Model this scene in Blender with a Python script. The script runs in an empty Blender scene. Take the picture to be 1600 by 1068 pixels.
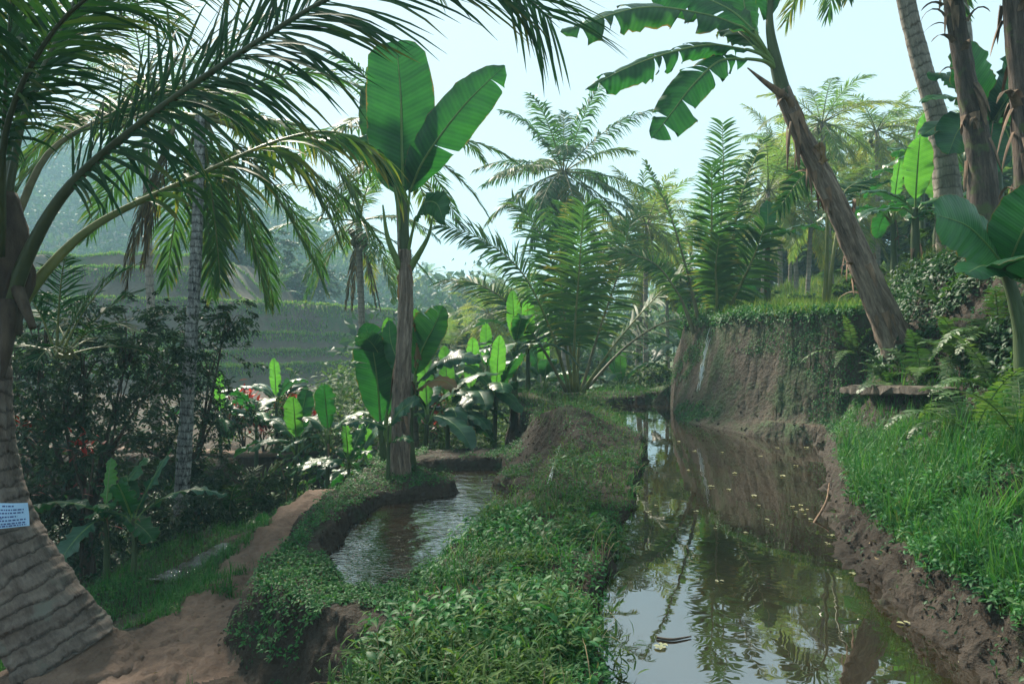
import bpy, math, random
import numpy as np
from mathutils import Vector

R = math.radians
SC = bpy.context.scene
COL = SC.collection
rng = np.random.default_rng(7)
random.seed(7)

# ------------------------------------------------------------------ camera, sky, sun, exposure
F = 1067.0            # focal length in photograph pixels (24 mm on a 36 mm frame)
CAMZ = 1.5
cam = bpy.data.cameras.new('camera')
cam.lens = 24.0; cam.sensor_width = 36.0; cam.clip_start = 0.05; cam.clip_end = 3000
camo = bpy.data.objects.new('camera', cam); COL.objects.link(camo)
camo.location = (0, 0, CAMZ); camo.rotation_euler = (R(90), 0, 0)
SC.camera = camo

SUN_AZ, SUN_EL = -30.0, 42.0       # degrees; azimuth from straight ahead, minus = left
W = bpy.data.worlds.new('World'); SC.world = W; W.use_nodes = True
nt = W.node_tree; nt.nodes.clear()
wo = nt.nodes.new('ShaderNodeOutputWorld'); bg = nt.nodes.new('ShaderNodeBackground')
sk = nt.nodes.new('ShaderNodeTexSky'); sk.sky_type = 'NISHITA'; sk.sun_disc = False
sk.sun_elevation = R(SUN_EL); sk.sun_rotation = R(SUN_AZ)
sk.air_density = 1.0; sk.dust_density = 1.5; sk.ozone_density = 1.0; sk.altitude = 200
# thin high cloud veil: evens the clear sky out towards a pale milky tone, the same all the way round
vm = nt.nodes.new('ShaderNodeMix'); vm.data_type = 'RGBA'; vm.inputs[0].default_value = 0.94
vm.inputs[7].default_value = (1.85, 2.26, 2.42, 1)
nt.links.new(sk.outputs[0], vm.inputs[6]); nt.links.new(vm.outputs[2], bg.inputs[0])
bg.inputs[1].default_value = 0.15
nt.links.new(bg.outputs[0], wo.inputs[0])

sun = bpy.data.lights.new('sun', 'SUN'); sun.energy = 5.0; sun.angle = R(9); sun.color = (1, 0.9, 0.74)
suno = bpy.data.objects.new('sun', sun); COL.objects.link(suno)
sd = Vector((math.sin(R(SUN_AZ)) * math.cos(R(SUN_EL)), math.cos(R(SUN_AZ)) * math.cos(R(SUN_EL)), math.sin(R(SUN_EL))))
suno.rotation_euler = sd.to_track_quat('Z', 'Y').to_euler(); suno.location = sd * 60
SC.view_settings.view_transform = 'Standard'; SC.view_settings.look = 'None'
SC.view_settings.gamma = 1; SC.view_settings.exposure = 1.4; SC.view_settings.use_curve_mapping = False
SC.render.engine = 'CYCLES'
cy = SC.cycles
cy.max_bounces = 6; cy.diffuse_bounces = 3; cy.glossy_bounces = 3; cy.transmission_bounces = 4
cy.volume_bounces = 2; cy.transparent_max_bounces = 6; cy.caustics_reflective = False; cy.caustics_refractive = False
cy.use_denoising = True; cy.use_adaptive_sampling = True; cy.adaptive_threshold = 0.02; cy.sample_clamp_indirect = 6

def P(px, py, d):
    return np.array([(px - 800) / F * d, d, CAMZ - (py - 534) / F * d])

def nrm(v):
    v = np.asarray(v, float)
    return v / np.maximum(np.linalg.norm(v, axis=-1, keepdims=True), 1e-9)

# ------------------------------------------------------------------ mesh building
class MB:
    def __init__(s):
        s.v = []; s.uv = []; s.f4 = []; s.f3 = []; s.n = 0
    def add(s, V, F4=None, uv=None, F3=None):
        V = np.asarray(V, float).reshape(-1, 3)
        if uv is None: uv = np.zeros_like(V)
        s.v.append(V); s.uv.append(np.asarray(uv, float).reshape(-1, 3))
        if F4 is not None and len(F4): s.f4.append(np.asarray(F4, int).reshape(-1, 4) + s.n)
        if F3 is not None and len(F3): s.f3.append(np.asarray(F3, int).reshape(-1, 3) + s.n)
        s.n += len(V)
    def mesh(s, name, mat, origin=(0, 0, 0), smooth=True):
        V = np.concatenate(s.v) - np.asarray(origin, float); U = np.concatenate(s.uv)
        f4 = np.concatenate(s.f4) if s.f4 else np.zeros((0, 4), int)
        f3 = np.concatenate(s.f3) if s.f3 else np.zeros((0, 3), int)
        me = bpy.data.meshes.new(name)
        me.vertices.add(len(V)); me.vertices.foreach_set('co', V.astype(np.float32).ravel())
        nl = 4 * len(f4) + 3 * len(f3)
        me.loops.add(nl)
        me.loops.foreach_set('vertex_index', np.concatenate([f4.ravel(), f3.ravel()]).astype(np.int32))
        me.polygons.add(len(f4) + len(f3))
        st = np.concatenate([np.arange(len(f4)) * 4, 4 * len(f4) + np.arange(len(f3)) * 3]).astype(np.int32)
        me.polygons.foreach_set('loop_start', st)
        me.update(calc_edges=True)
        me.polygons.foreach_set('use_smooth', np.full(len(f4) + len(f3), smooth))
        a = me.attributes.new('puv', 'FLOAT_VECTOR', 'POINT'); a.data.foreach_set('vector', U.astype(np.float32).ravel())
        if mat is not None: me.materials.append(mat)
        return me
    def part(s, name, mat, parent=None, smooth=True):
        """a mesh object under parent (an Empty or mesh at rest orientation); geometry given in world space"""
        org = np.zeros(3); q = parent
        while q is not None:
            org += np.array(q.location); q = q.parent
        o = bpy.data.objects.new(name, s.mesh(name, mat, org, smooth)); COL.objects.link(o)
        if parent is not None: o.parent = parent
        return o
    def top(s, name, mat, label=None, cat=None, base=(0, 0, 0), group=None, kind=None, smooth=True):
        o = bpy.data.objects.new(name, s.mesh(name, mat, base, smooth)); COL.objects.link(o)
        o.location = base
        return tag(o, label, cat, group, kind)

def tag(o, label=None, cat=None, group=None, kind=None):
    if label: o['label'] = label
    if cat: o['category'] = cat
    if group: o['group'] = group
    if kind: o['kind'] = kind
    return o

def thing(name, label, cat, loc, group=None):
    o = bpy.data.objects.new(name, None); COL.objects.link(o); o.empty_display_size = 0.2
    o.location = tuple(float(c) for c in loc)
    return tag(o, label, cat, group)

def dup(root, loc, rz=0, sc=1.0, label=None, group=None):
    r = root.copy(); COL.objects.link(r); r.location = tuple(float(c) for c in loc)
    r.rotation_euler = (0, 0, rz); r.scale = (sc, sc, sc)
    if label: r['label'] = label
    if group: r['group'] = group
    for ch in list(root.children):
        c = ch.copy(); COL.objects.link(c); c.parent = r
        for g in list(ch.children):
            d = g.copy(); COL.objects.link(d); d.parent = c
    return r

# ------------------------------------------------------------------ noise
def vnoise(x, y, seed=0):
    x = np.asarray(x, float); y = np.asarray(y, float)
    xi = np.floor(x).astype(np.int64); yi = np.floor(y).astype(np.int64)
    fx = x - xi; fy = y - yi
    fx = fx * fx * (3 - 2 * fx); fy = fy * fy * (3 - 2 * fy)
    def h(a, b):
        n = (a * 374761393 + b * 668265263 + seed * 1442695041) & 0x7fffffff
        n = ((n ^ (n >> 13)) * 1274126177) & 0x7fffffff
        n = n ^ (n >> 16)
        return (n & 0xffff) / 32767.5 - 1
    return (h(xi, yi) * (1 - fx) + h(xi + 1, yi) * fx) * (1 - fy) + (h(xi, yi + 1) * (1 - fx) + h(xi + 1, yi + 1) * fx) * fy

def fbm(x, y, seed=0, o=3):
    t = 0; a = 1.0; k = 1.0
    for i in range(o):
        t = t + a * vnoise(x * k, y * k, seed + i); a *= .5; k *= 2.1
    return t / 1.75

def sst(a, b, x):
    t = np.clip((x - a) / (b - a), 0, 1); return t * t * (3 - 2 * t)

def sdf(poly, x, y):
    """signed distance, positive inside"""
    p = np.asarray(poly, float); n = len(p)
    d = np.full(x.shape, 1e9); ins = np.zeros(x.shape, bool)
    for i in range(n):
        a = p[i]; b = p[(i + 1) % n]; e = b - a
        wx = x - a[0]; wy = y - a[1]
        t = np.clip((wx * e[0] + wy * e[1]) / max(e @ e, 1e-9), 0, 1)
        d = np.minimum(d, (wx - t * e[0]) ** 2 + (wy - t * e[1]) ** 2)
        c = ((a[1] <= y) != (b[1] <= y))
        if abs(e[1]) > 1e-9:
            ins ^= c & (x < a[0] + (y - a[1]) / e[1] * e[0])
    d = np.sqrt(d)
    return np.where(ins, d, -d)

def pdist(line, x, y):
    p = np.asarray(line, float); d = np.full(x.shape, 1e9)
    for i in range(len(p) - 1):
        a = p[i]; e = p[i + 1] - a
        wx = x - a[0]; wy = y - a[1]
        t = np.clip((wx * e[0] + wy * e[1]) / max(e @ e, 1e-9), 0, 1)
        d = np.minimum(d, (wx - t * e[0]) ** 2 + (wy - t * e[1]) ** 2)
    return np.sqrt(d)

# ------------------------------------------------------------------ curves and tubes
def curve(ctrl, n):
    c = np.asarray(ctrl, float)
    if len(c) == 2: c = np.array([c[0], (c[0] + c[1]) / 2, c[1]])
    q = np.vstack([2 * c[0] - c[1], c, 2 * c[-1] - c[-2]])
    out = []
    for i in range(1, len(q) - 2):
        t = np.linspace(0, 1, 24, endpoint=False)[:, None]
        p0, p1, p2, p3 = q[i - 1], q[i], q[i + 1], q[i + 2]
        out.append(.5 * (2 * p1 + (p2 - p0) * t + (2 * p0 - 5 * p1 + 4 * p2 - p3) * t * t + (3 * p1 - p0 - 3 * p2 + p3) * t ** 3))
    out = np.vstack(out + [c[-1:]])
    s = np.concatenate([[0], np.cumsum(np.linalg.norm(np.diff(out, axis=0), axis=1))])
    u = np.linspace(0, s[-1], n)
    return np.stack([np.interp(u, s, out[:, k]) for k in range(3)], 1)

def frames(c, N0=None):
    T = nrm(np.gradient(c, axis=0))
    N = np.zeros_like(c)
    a = np.array(N0 if N0 is not None else ([0, 0, 1.0] if abs(T[0, 2]) < .9 else [0, -1.0, 0]), float)
    for i in range(len(c)):
        a = a - (a @ T[i]) * T[i]
        a = a / max(np.linalg.norm(a), 1e-6); N[i] = a
    return T, N, np.cross(T, N)

def tube(mb, ctrl, rad, n=24, seg=10, r=0.5, rough=0.0, rings=0, ringamp=0.0, seed=0, raw=False, cap=True):
    c = np.asarray(ctrl, float) if raw else curve(ctrl, n)
    n = len(c)
    rad = np.interp(np.linspace(0, 1, n), np.linspace(0, 1, len(rad)), rad)
    T, N, S = frames(c)
    th = np.linspace(0, 2 * math.pi, seg, endpoint=False)
    rr = rad[:, None] * np.ones(seg)[None]
    if rings:
        ph = (np.linspace(0, 1, n) * rings)
        rr = rr * (1 + ringamp * (1 - (ph % 1.0))[:, None])
    if rough:
        s = np.arange(n)[:, None] * .37; rr = rr * (1 + rough * fbm(np.cos(th)[None] * 2 + s * .5 + seed, np.sin(th)[None] * 2 + s * .3, seed))
    V = c[:, None] + rr[..., None] * (np.cos(th)[None, :, None] * N[:, None] + np.sin(th)[None, :, None] * S[:, None])
    uv = np.zeros((n, seg, 3)); uv[..., 0] = np.linspace(0, 1, n)[:, None]; uv[..., 1] = (th / (2 * math.pi))[None]; uv[..., 2] = r
    i = np.arange(n - 1)[:, None]; j = np.arange(seg)[None]; k = (j + 1) % seg
    Fq = np.stack([i * seg + j, i * seg + k, (i + 1) * seg + k, (i + 1) * seg + j], -1).reshape(-1, 4)
    V = V.reshape(-1, 3); uv = uv.reshape(-1, 3); F3 = None
    if cap:
        V = np.vstack([V, c[-1], c[0]]); uv = np.vstack([uv, [1, 0, r], [0, 0, r]])
        a = np.arange(seg); b = (a + 1) % seg
        F3 = np.vstack([np.stack([(n - 1) * seg + a, (n - 1) * seg + b, np.full(seg, n * seg)], 1),
                        np.stack([b, a, np.full(seg, n * seg + 1)], 1)])
    mb.add(V, Fq, uv, F3)

# ------------------------------------------------------------------ leaves
def grid_faces(n, m):
    i = np.arange(n - 1)[:, None]; j = np.arange(m - 1)[None]
    return np.stack([i * m + j, i * m + j + 1, (i + 1) * m + j + 1, (i + 1) * m + j], -1).reshape(-1, 4)

def leaflets(ctrl, N0=None, n=50, L=.9, w=.035, start=.16, droop=.6, vee=.25, K=3, rg=rng, a0=30, a1=62, prof=None, fold=.18, tw=.35, rbase=None, miss=0.0, sides=(-1, 1), lean=0.0):
    """returns leaflet vertex blocks (m, K+1, 3, 3) with uv; the frond's own curve is ctrl"""
    c = curve(ctrl, 60); T, N, S = frames(c, N0)
    if N0 is None:
        up = np.array([0, 0, 1.0]); N = nrm(up - (T @ up)[:, None] * T + 1e-4); S = np.cross(T, N)
    outV = []; outU = []
    for sg in sides:
        s = np.linspace(start, .995, n) + rg.normal(0, .12 / n, n)
        s = np.clip(s, 0, 1)
        if miss: s = s[rg.random(n) > miss]
        m = len(s); q = s * 59
        I = lambda A: np.stack([np.interp(q, np.arange(60), A[:, k]) for k in range(3)], 1)
        p = I(c); t = nrm(I(T)); nn = nrm(I(N)); ss = nrm(I(S))
        pr = np.interp(s, *(prof or ([start, start + .1, .4, .75, 1], [.45, .8, 1, .8, .38])))
        an = np.radians(np.interp(s, [start, 1], [a0, a1]) + rg.normal(0, 7, m))
        d0 = nrm(sg * ss * np.cos(an)[:, None] + t * np.sin(an)[:, None] + nn * (vee + rg.normal(0, .08, m))[:, None])
        ln = L * pr * rg.uniform(.88, 1.08, m)
        g = np.array([0, 0, -1.0]); dr = droop * rg.uniform(.6, 1.4, m)
        pos = p.copy(); V = np.zeros((m, K + 1, 3, 3)); U = np.zeros((m, K + 1, 3, 3))
        wk = np.interp(np.linspace(0, 1, K + 1), [0, .2, .55, .85, 1], [.5, 1, .9, .5, .04])
        rv = rg.random(m) if rbase is None else np.clip(rbase + rg.normal(0, .12, m), 0, 1)
        tws = rg.normal(0, tw, m) + lean * sg
        for k in range(K + 1):
            f = k / K
            d = nrm(d0 + g[None] * (dr * f ** 1.3)[:, None])
            if k: pos = pos + d * (ln / K)[:, None]
            n2 = nrm(nn - np.sum(nn * d, 1)[:, None] * d + 1e-5)
            wd = np.cross(d, n2)
            wd2 = wd * np.cos(tws)[:, None] + n2 * np.sin(tws)[:, None]
            n3 = np.cross(wd2, d)
            ww = (w * wk[k] * .5) * (.75 + .25 * pr[:, None])
            V[:, k, 0] = pos - wd2 * ww; V[:, k, 1] = pos - n3 * ww * fold * 2; V[:, k, 2] = pos + wd2 * ww
            U[:, k, :, 0] = f; U[:, k, 0, 1] = 0; U[:, k, 1, 1] = .5; U[:, k, 2, 1] = 1; U[:, k, :, 2] = rv[:, None]
        outV.append(V); outU.append(U)
    return np.concatenate(outV), np.concatenate(outU)

def add_blocks(mb, V, U, thin=False):
    m, k, a, _ = V.shape
    if thin:
        V = V[:, :, [0, 2]]; U = U[:, :, [0, 2]]; a = 2
    f = grid_faces(k, a)
    Fq = (np.arange(m)[:, None, None] * (k * a) + f[None]).reshape(-1, 4)
    mb.add(V.reshape(-1, 3), Fq, U.reshape(-1, 3))

def arc(p0, az, el, L, bend, n=7):
    """control points of a frond leaving p0 and bowing under its own weight"""
    d = np.array([math.sin(az) * math.cos(el), math.cos(az) * math.cos(el), math.sin(el)])
    p = np.array(p0, float); out = [p.copy()]
    for i in range(n - 1):
        d = d + np.array([0, 0, -bend / (n - 1)]) * (.5 + i / (n - 1)); d /= np.linalg.norm(d)
        p = p + d * L / (n - 1); out.append(p.copy())
    return np.array(out)

def blade(ctrl, N0, W2, seed=0, tears=(0, 0), rows=40, cols=5, vee=.15, curl=.35, wave=.02, wfun=None, tear_open=.5, uneven=0.0, dark=.5):
    """banana leaf blade: returns (blade MB, midrib MB); both halves tear between the lateral veins"""
    rg = np.random.default_rng(seed)
    c = curve(ctrl, rows); T, N, S = frames(c, N0)
    mb = MB()
    u = np.linspace(0, 1, rows)
    wp = np.interp(u, [0, .06, .18, .4, .68, .86, .95, 1], [.10, .45, .82, 1, .94, .68, .38, .03]) if wfun is None else np.interp(u, *wfun)
    Lc = np.linalg.norm(np.diff(c, axis=0), axis=1).sum()
    for h, sg in enumerate((-1, 1)):
        nt_ = tears[h]
        cuts = sorted(set(int(k) for k in rg.uniform(.1, .93, nt_) * rows)) if nt_ else []
        segs = []; a = 0
        for k in cuts + [rows - 1]:
            if k - a >= 2: segs.append((a, k)); a = k
        if segs and segs[-1][1] != rows - 1: segs[-1] = (segs[-1][0], rows - 1)
        for a, b in segs:
            torn = nt_ > 0
            extra = rg.normal(0, .28) + (.25 * tear_open if torn else 0)
            shrink = 1 + (rg.uniform(-uneven, .05) if uneven else 0)
            idx = np.arange(a, b + 1); m = len(idx); v = np.linspace(0, 1, cols)
            loc = (idx - a) / max(1, b - a) - .5
            ga = np.where(loc < -.49, 1, 0) * (a > 0) - np.where(loc > .49, 1, 0) * (b < rows - 1)
            ang = vee - (curl + extra) * v[None] ** 1.3 + 0 * idx[:, None]
            wv = W2 * wp[idx][:, None] * shrink
            dv = np.gradient(v)
            # integrate across the half blade
            x = np.concatenate([np.zeros((m, 1)), np.cumsum((np.cos(ang) * np.gradient(v)[None])[:, 1:], 1)], 1)
            z = np.concatenate([np.zeros((m, 1)), np.cumsum((np.sin(ang) * np.gradient(v)[None])[:, 1:], 1)], 1)
            fw = .28 * wv * v[None] + (ga * .02 * Lc * tear_open)[:, None] * v[None] ** 1.5
            wav = wave * np.sin(u[idx] * 19 + seed + sg)[:, None] * v[None] ** 1.5 + wave * .6 * np.sin(u[idx] * 47 + seed * 2)[:, None] * v[None] ** 2 \
                + wave * .8 * rg.normal(0, 1, m)[:, None] * v[None] ** 3
            V = c[idx][:, None] + sg * S[idx][:, None] * (wv * x)[..., None] + N[idx][:, None] * (wv * z + wav)[..., None] + T[idx][:, None] * fw[..., None]
            U = np.zeros((m, cols, 3)); U[..., 0] = u[idx][:, None]; U[..., 1] = v[None]; U[..., 2] = dark
            f = grid_faces(m, cols)
            mb.add(V.reshape(-1, 3), f if sg > 0 else f[:, ::-1], U.reshape(-1, 3))
    mr = MB()
    tube(mr, c - N * .004, [max(.012, W2 * .05), max(.010, W2 * .036), .004], raw=True, seg=6)
    return mb, mr

def rhombs(mb, p, d, nrmv, L, Wd, r, fold=.15):
    """many small two-facet leaves"""
    d = nrm(d); s = nrm(np.cross(d, nrmv)); n2 = np.cross(s, d); m = len(p)
    L = np.broadcast_to(L, (m,))[:, None]; Wd = np.broadcast_to(Wd, (m,))[:, None]
    mid = p + d * L * .45
    V = np.stack([p, mid - s * Wd * .5 + n2 * L * fold, p + d * L, mid + s * Wd * .5 + n2 * L * fold], 1)
    U = np.zeros((m, 4, 3)); U[:, 2, 0] = 1; U[:, 1, 0] = U[:, 3, 0] = .45; U[:, 3, 1] = 1; U[:, 0, 1] = U[:, 2, 1] = .5; U[..., 2] = np.broadcast_to(r, (m,))[:, None]
    b = np.arange(m)[:, None] * 4
    mb.add(V.reshape(-1, 3), None, U.reshape(-1, 3), np.concatenate([b + [0, 2, 1], b + [0, 3, 2]]))

def ovals(mb, p, d, nrmv, L, Wd, r, droop=.3):
    """small leaves with a rounded outline, a mid fold and a drooping tip"""
    d = nrm(d); s = nrm(np.cross(d, nrmv)); n2 = np.cross(s, d); m = len(p)
    L = np.broadcast_to(L, (m,))[:, None]; Wd = np.broadcast_to(Wd, (m,))[:, None]
    V = np.zeros((m, 3, 3, 3)); U = np.zeros((m, 3, 3, 3))
    tip = p + d * L - n2 * L * droop
    for k, (f, wk, dz) in enumerate(((.3, .42, .0), (.68, .40, -.35))):
        q = p + d * L * f + n2 * L * droop * dz
        V[:, k, 0] = q - s * Wd * wk + n2 * Wd * .12; V[:, k, 1] = q; V[:, k, 2] = q + s * Wd * wk + n2 * Wd * .12
    V8 = np.concatenate([p[:, None], V[:, 0], V[:, 1], tip[:, None]], 1)
    U8 = np.zeros((m, 8, 3)); U8[:, :, 0] = [0, .3, .3, .3, .68, .68, .68, 1]; U8[:, :, 1] = [.5, 0, .5, 1, 0, .5, 1, .5]; U8[..., 2] = np.broadcast_to(r, (m,))[:, None]
    b = np.arange(m)[:, None] * 8
    mb.add(V8.reshape(-1, 3), np.concatenate([b + [1, 2, 5, 4], b + [2, 3, 6, 5]]), U8.reshape(-1, 3),
           np.concatenate([b + [0, 2, 1], b + [0, 3, 2], b + [4, 5, 7], b + [5, 6, 7]]))

def blades(mb, p, az, h, w, bend, r, K=4):
    """grass blades bowing over"""
    m = len(p); dirh = np.stack([np.sin(az), np.cos(az), np.zeros(m)], 1); side = np.stack([np.cos(az), -np.sin(az), np.zeros(m)], 1)
    V = np.zeros((m, K + 1, 2, 3)); U = np.zeros((m, K + 1, 2, 3)); pos = p.copy()
    for k in range(K + 1):
        f = k / K
        if k:
            an = bend * f
            pos = pos + (dirh * np.sin(an)[:, None] + np.array([0, 0, 1.0]) * np.cos(an)[:, None]) * (h / K)[:, None]
        ww = (w * (1 - f ** 1.6) * .5 + .0004)[:, None]
        V[:, k, 0] = pos - side * ww; V[:, k, 1] = pos + side * ww
        U[:, k, :, 0] = f; U[:, k, 1, 1] = 1; U[:, k, :, 2] = r[:, None]
    f = grid_faces(K + 1, 2)
    mb.add(V.reshape(-1, 3), (np.arange(m)[:, None, None] * (2 * (K + 1)) + f[None]).reshape(-1, 4), U.reshape(-1, 3))

# ------------------------------------------------------------------ materials
def newmat(name):
    m = bpy.data.materials.new(name); m.use_nodes = True; t = m.node_tree; t.nodes.clear()
    out = t.nodes.new('ShaderNodeOutputMaterial'); return m, t, out
def nd(t, typ, **kw):
    n = t.nodes.new(typ)
    for k, v in kw.items():
        if isinstance(k, str) and k.startswith('i_'): n.inputs[k[2:].replace('_', ' ')].default_value = v
        else: setattr(n, k, v)
    return n
def ramp(t, fac, stops):
    n = t.nodes.new('ShaderNodeValToRGB'); e = n.color_ramp.elements
    while len(e) < len(stops): e.new(.5)
    for el, (p, c) in zip(e, stops):
        el.position = p; el.color = tuple(c) + (1,) if len(c) == 3 else c
    t.links.new(fac, n.inputs[0]); return n.outputs[0]
def mixc(t, fac, a, b, mode='MIX'):
    n = t.nodes.new('ShaderNodeMix'); n.data_type = 'RGBA'; n.blend_type = mode
    for s, v in ((0, fac), (6, a), (7, b)):
        if hasattr(v, 'links') or hasattr(v, 'is_linked'): t.links.new(v, n.inputs[s])
        else: n.inputs[s].default_value = v if not isinstance(v, tuple) else (v + (1,) if len(v) == 3 else v)
    return n.outputs[2]
def mth(t, op, a, b=0.0, c=None):
    n = t.nodes.new('ShaderNodeMath'); n.operation = op
    for i, v in enumerate((a, b) if c is None else (a, b, c)):
        if hasattr(v, 'is_linked'): t.links.new(v, n.inputs[i])
        else: n.inputs[i].default_value = v
    return n.outputs[0]
def noise(t, scale, detail=4, rough=.55, vec=None, dist=0.0):
    n = nd(t, 'ShaderNodeTexNoise'); n.inputs['Scale'].default_value = scale; n.inputs['Detail'].default_value = detail
    n.inputs['Roughness'].default_value = rough; n.inputs['Distortion'].default_value = dist
    if vec is not None: t.links.new(vec, n.inputs['Vector'])
    return n.outputs[0]
def puv(t):
    a = nd(t, 'ShaderNodeAttribute', attribute_name='puv'); s = nd(t, 'ShaderNodeSeparateXYZ'); t.links.new(a.outputs['Vector'], s.inputs[0])
    return s.outputs[0], s.outputs[1], s.outputs[2]
def wpos(t):
    return nd(t, 'ShaderNodeNewGeometry').outputs['Position']
def bump(t, h, st=.4, d=.02):
    b = nd(t, 'ShaderNodeBump'); b.inputs['Strength'].default_value = st; b.inputs['Distance'].default_value = d
    t.links.new(h, b.inputs['Height']); return b.outputs[0]
def leafout(t, out, col, rough, trans, tcol=None, nrmo=None, spec=.45):
    p = nd(t, 'ShaderNodeBsdfPrincipled'); p.inputs['Roughness'].default_value = rough; p.inputs['Specular IOR Level'].default_value = spec
    t.links.new(col, p.inputs['Base Color'])
    tr = nd(t, 'ShaderNodeBsdfTranslucent')
    tc = tcol if tcol is not None else mixc(t, 1.0, col, (1.35, 1.45, .7), 'MULTIPLY')
    t.links.new(tc, tr.inputs[0])
    if nrmo is not None: t.links.new(nrmo, p.inputs['Normal']); t.links.new(nrmo, tr.inputs['Normal'])
    mx = nd(t, 'ShaderNodeMixShader'); mx.inputs[0].default_value = trans
    t.links.new(p.outputs[0], mx.inputs[1]); t.links.new(tr.outputs[0], mx.inputs[2]); t.links.new(mx.outputs[0], out.inputs[0])

def mat_leaf(name, stops, rough=.45, trans=.35, tip=None, spec=.45, nscale=2.0):
    m, t, out = newmat(name); u, v, r = puv(t)
    col = ramp(t, r, stops)
    nz = noise(t, nscale, 2, vec=wpos(t))
    col = mixc(t, ramp(t, nz, [(.3, (0, 0, 0)), (.7, (1, 1, 1))]), mixc(t, 1.0, col, (.72, .78, .8), 'MULTIPLY'), mixc(t, 1.0, col, (1.2, 1.15, 1.0), 'MULTIPLY'))
    if tip is not None:
        f = mth(t, 'MULTIPLY', mth(t, 'POWER', u, 4.0), mth(t, 'GREATER_THAN', r, .55))
        col = mixc(t, f, col, tip)
    leafout(t, out, col, rough, trans, spec=spec); return m

def mat_blade(name, base, light, edge=(.16, .10, .04), rough=.34, trans=.4, brown=.55):
    """banana leaf: close lateral veins across the blade, browned and nibbled margins"""
    m, t, out = newmat(name); u, v, r = puv(t)
    w = mth(t, 'SINE', mth(t, 'MULTIPLY', mth(t, 'SUBTRACT', u, mth(t, 'MULTIPLY', v, .03)), 210.0))
    w2 = mth(t, 'SINE', mth(t, 'MULTIPLY', mth(t, 'SUBTRACT', u, mth(t, 'MULTIPLY', v, .03)), 67.0))
    pos = wpos(t); nz = noise(t, 3.0, 3, vec=pos)
    f = mth(t, 'ADD', mth(t, 'MULTIPLY', w, .10), mth(t, 'ADD', mth(t, 'MULTIPLY', w2, .08), nz))
    col = ramp(t, f, [(.25, base), (.75, light)])
    e = mth(t, 'ADD', mth(t, 'POWER', v, 10.0), mth(t, 'MULTIPLY', mth(t, 'SUBTRACT', noise(t, 9.0, 4, vec=pos), .5), 1.6))
    col = mixc(t, ramp(t, e, [(1 - brown * .35, (0, 0, 0)), (1.08, (1, 1, 1))]), col, edge)
    hb = mth(t, 'ADD', mth(t, 'MULTIPLY', w, .5), mth(t, 'MULTIPLY', w2, .6))
    leafout(t, out, col, rough, trans, spec=.3, nrmo=bump(t, hb, .25, .006), tcol=mixc(t, 1.0, col, (1.5, 1.75, .75), 'MULTIPLY')); return m

def mat_solid(name, stops, scale=8.0, rough=.9, bumpst=.5, bd=.02, stretch=(1, 1, 1), spec=.3, detail=6):
    m, t, out = newmat(name)
    mp = nd(t, 'ShaderNodeMapping'); mp.inputs['Scale'].default_value = stretch
    t.links.new(wpos(t), mp.inputs[0])
    nz = noise(t, scale, detail, .62, mp.outputs[0])
    p = nd(t, 'ShaderNodeBsdfPrincipled'); p.inputs['Roughness'].default_value = rough; p.inputs['Specular IOR Level'].default_value = spec
    t.links.new(ramp(t, nz, stops), p.inputs['Base Color'])
    n2 = noise(t, scale * 3.1, 5, .65, mp.outputs[0])
    t.links.new(bump(t, mth(t, 'ADD', nz, mth(t, 'MULTIPLY', n2, .5)), bumpst, bd), p.inputs['Normal'])
    t.links.new(p.outputs[0], out.inputs[0]); return m

def mat_bark(name, stops, along, around, rings=0, rough=.88, bumpst=.8, bd=.02, ringdark=.35, lichen=None):
    """bark that follows the trunk: fibres along it, ring scars across it"""
    m, t, out = newmat(name); u, v, r = puv(t)
    a = mth(t, 'MULTIPLY', v, 6.28318); cx = nd(t, 'ShaderNodeCombineXYZ')
    t.links.new(mth(t, 'MULTIPLY', u, along), cx.inputs[0]); t.links.new(mth(t, 'MULTIPLY', mth(t, 'SINE', a), around), cx.inputs[1]); t.links.new(mth(t, 'MULTIPLY', mth(t, 'COSINE', a), around), cx.inputs[2])
    n1 = noise(t, 1.0, 6, .65, cx.outputs[0]); n2 = noise(t, 3.7, 5, .7, cx.outputs[0]); n3 = noise(t, 2.2, 4, .6, wpos(t))
    f = mth(t, 'ADD', mth(t, 'MULTIPLY', n1, .55), mth(t, 'ADD', mth(t, 'MULTIPLY', n2, .3), mth(t, 'MULTIPLY', n3, .15)))
    c = ramp(t, f, stops); h = mth(t, 'ADD', n1, mth(t, 'MULTIPLY', n2, .6))
    if rings:
        ph = mth(t, 'FRACT', mth(t, 'ADD', mth(t, 'MULTIPLY', u, float(rings)), mth(t, 'ADD', mth(t, 'MULTIPLY', mth(t, 'SUBTRACT', n3, .5), 1.5), mth(t, 'MULTIPLY', mth(t, 'SUBTRACT', n1, .5), .8))))
        ln = ramp(t, ph, [(.0, (0, 0, 0)), (.10, (.55, .55, .55)), (.22, (1, 1, 1)), (.93, (1, 1, 1)), (1.0, (0, 0, 0))])
        c = mixc(t, ln, mixc(t, 1.0, c, (ringdark, ringdark, ringdark), 'MULTIPLY'), c); h = mth(t, 'ADD', mth(t, 'MULTIPLY', h, .5), mth(t, 'MULTIPLY', ln, .8))
    if lichen: c = mixc(t, ramp(t, noise(t, 5.0, 4, .6, wpos(t)), [(.56, (0, 0, 0)), (.66, (1, 1, 1))]), c, lichen)
    p = nd(t, 'ShaderNodeBsdfPrincipled'); p.inputs['Roughness'].default_value = rough; p.inputs['Specular IOR Level'].default_value = .25
    t.links.new(c, p.inputs['Base Color']); t.links.new(bump(t, h, bumpst, bd), p.inputs['Normal']); t.links.new(p.outputs[0], out.inputs[0]); return m

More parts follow.
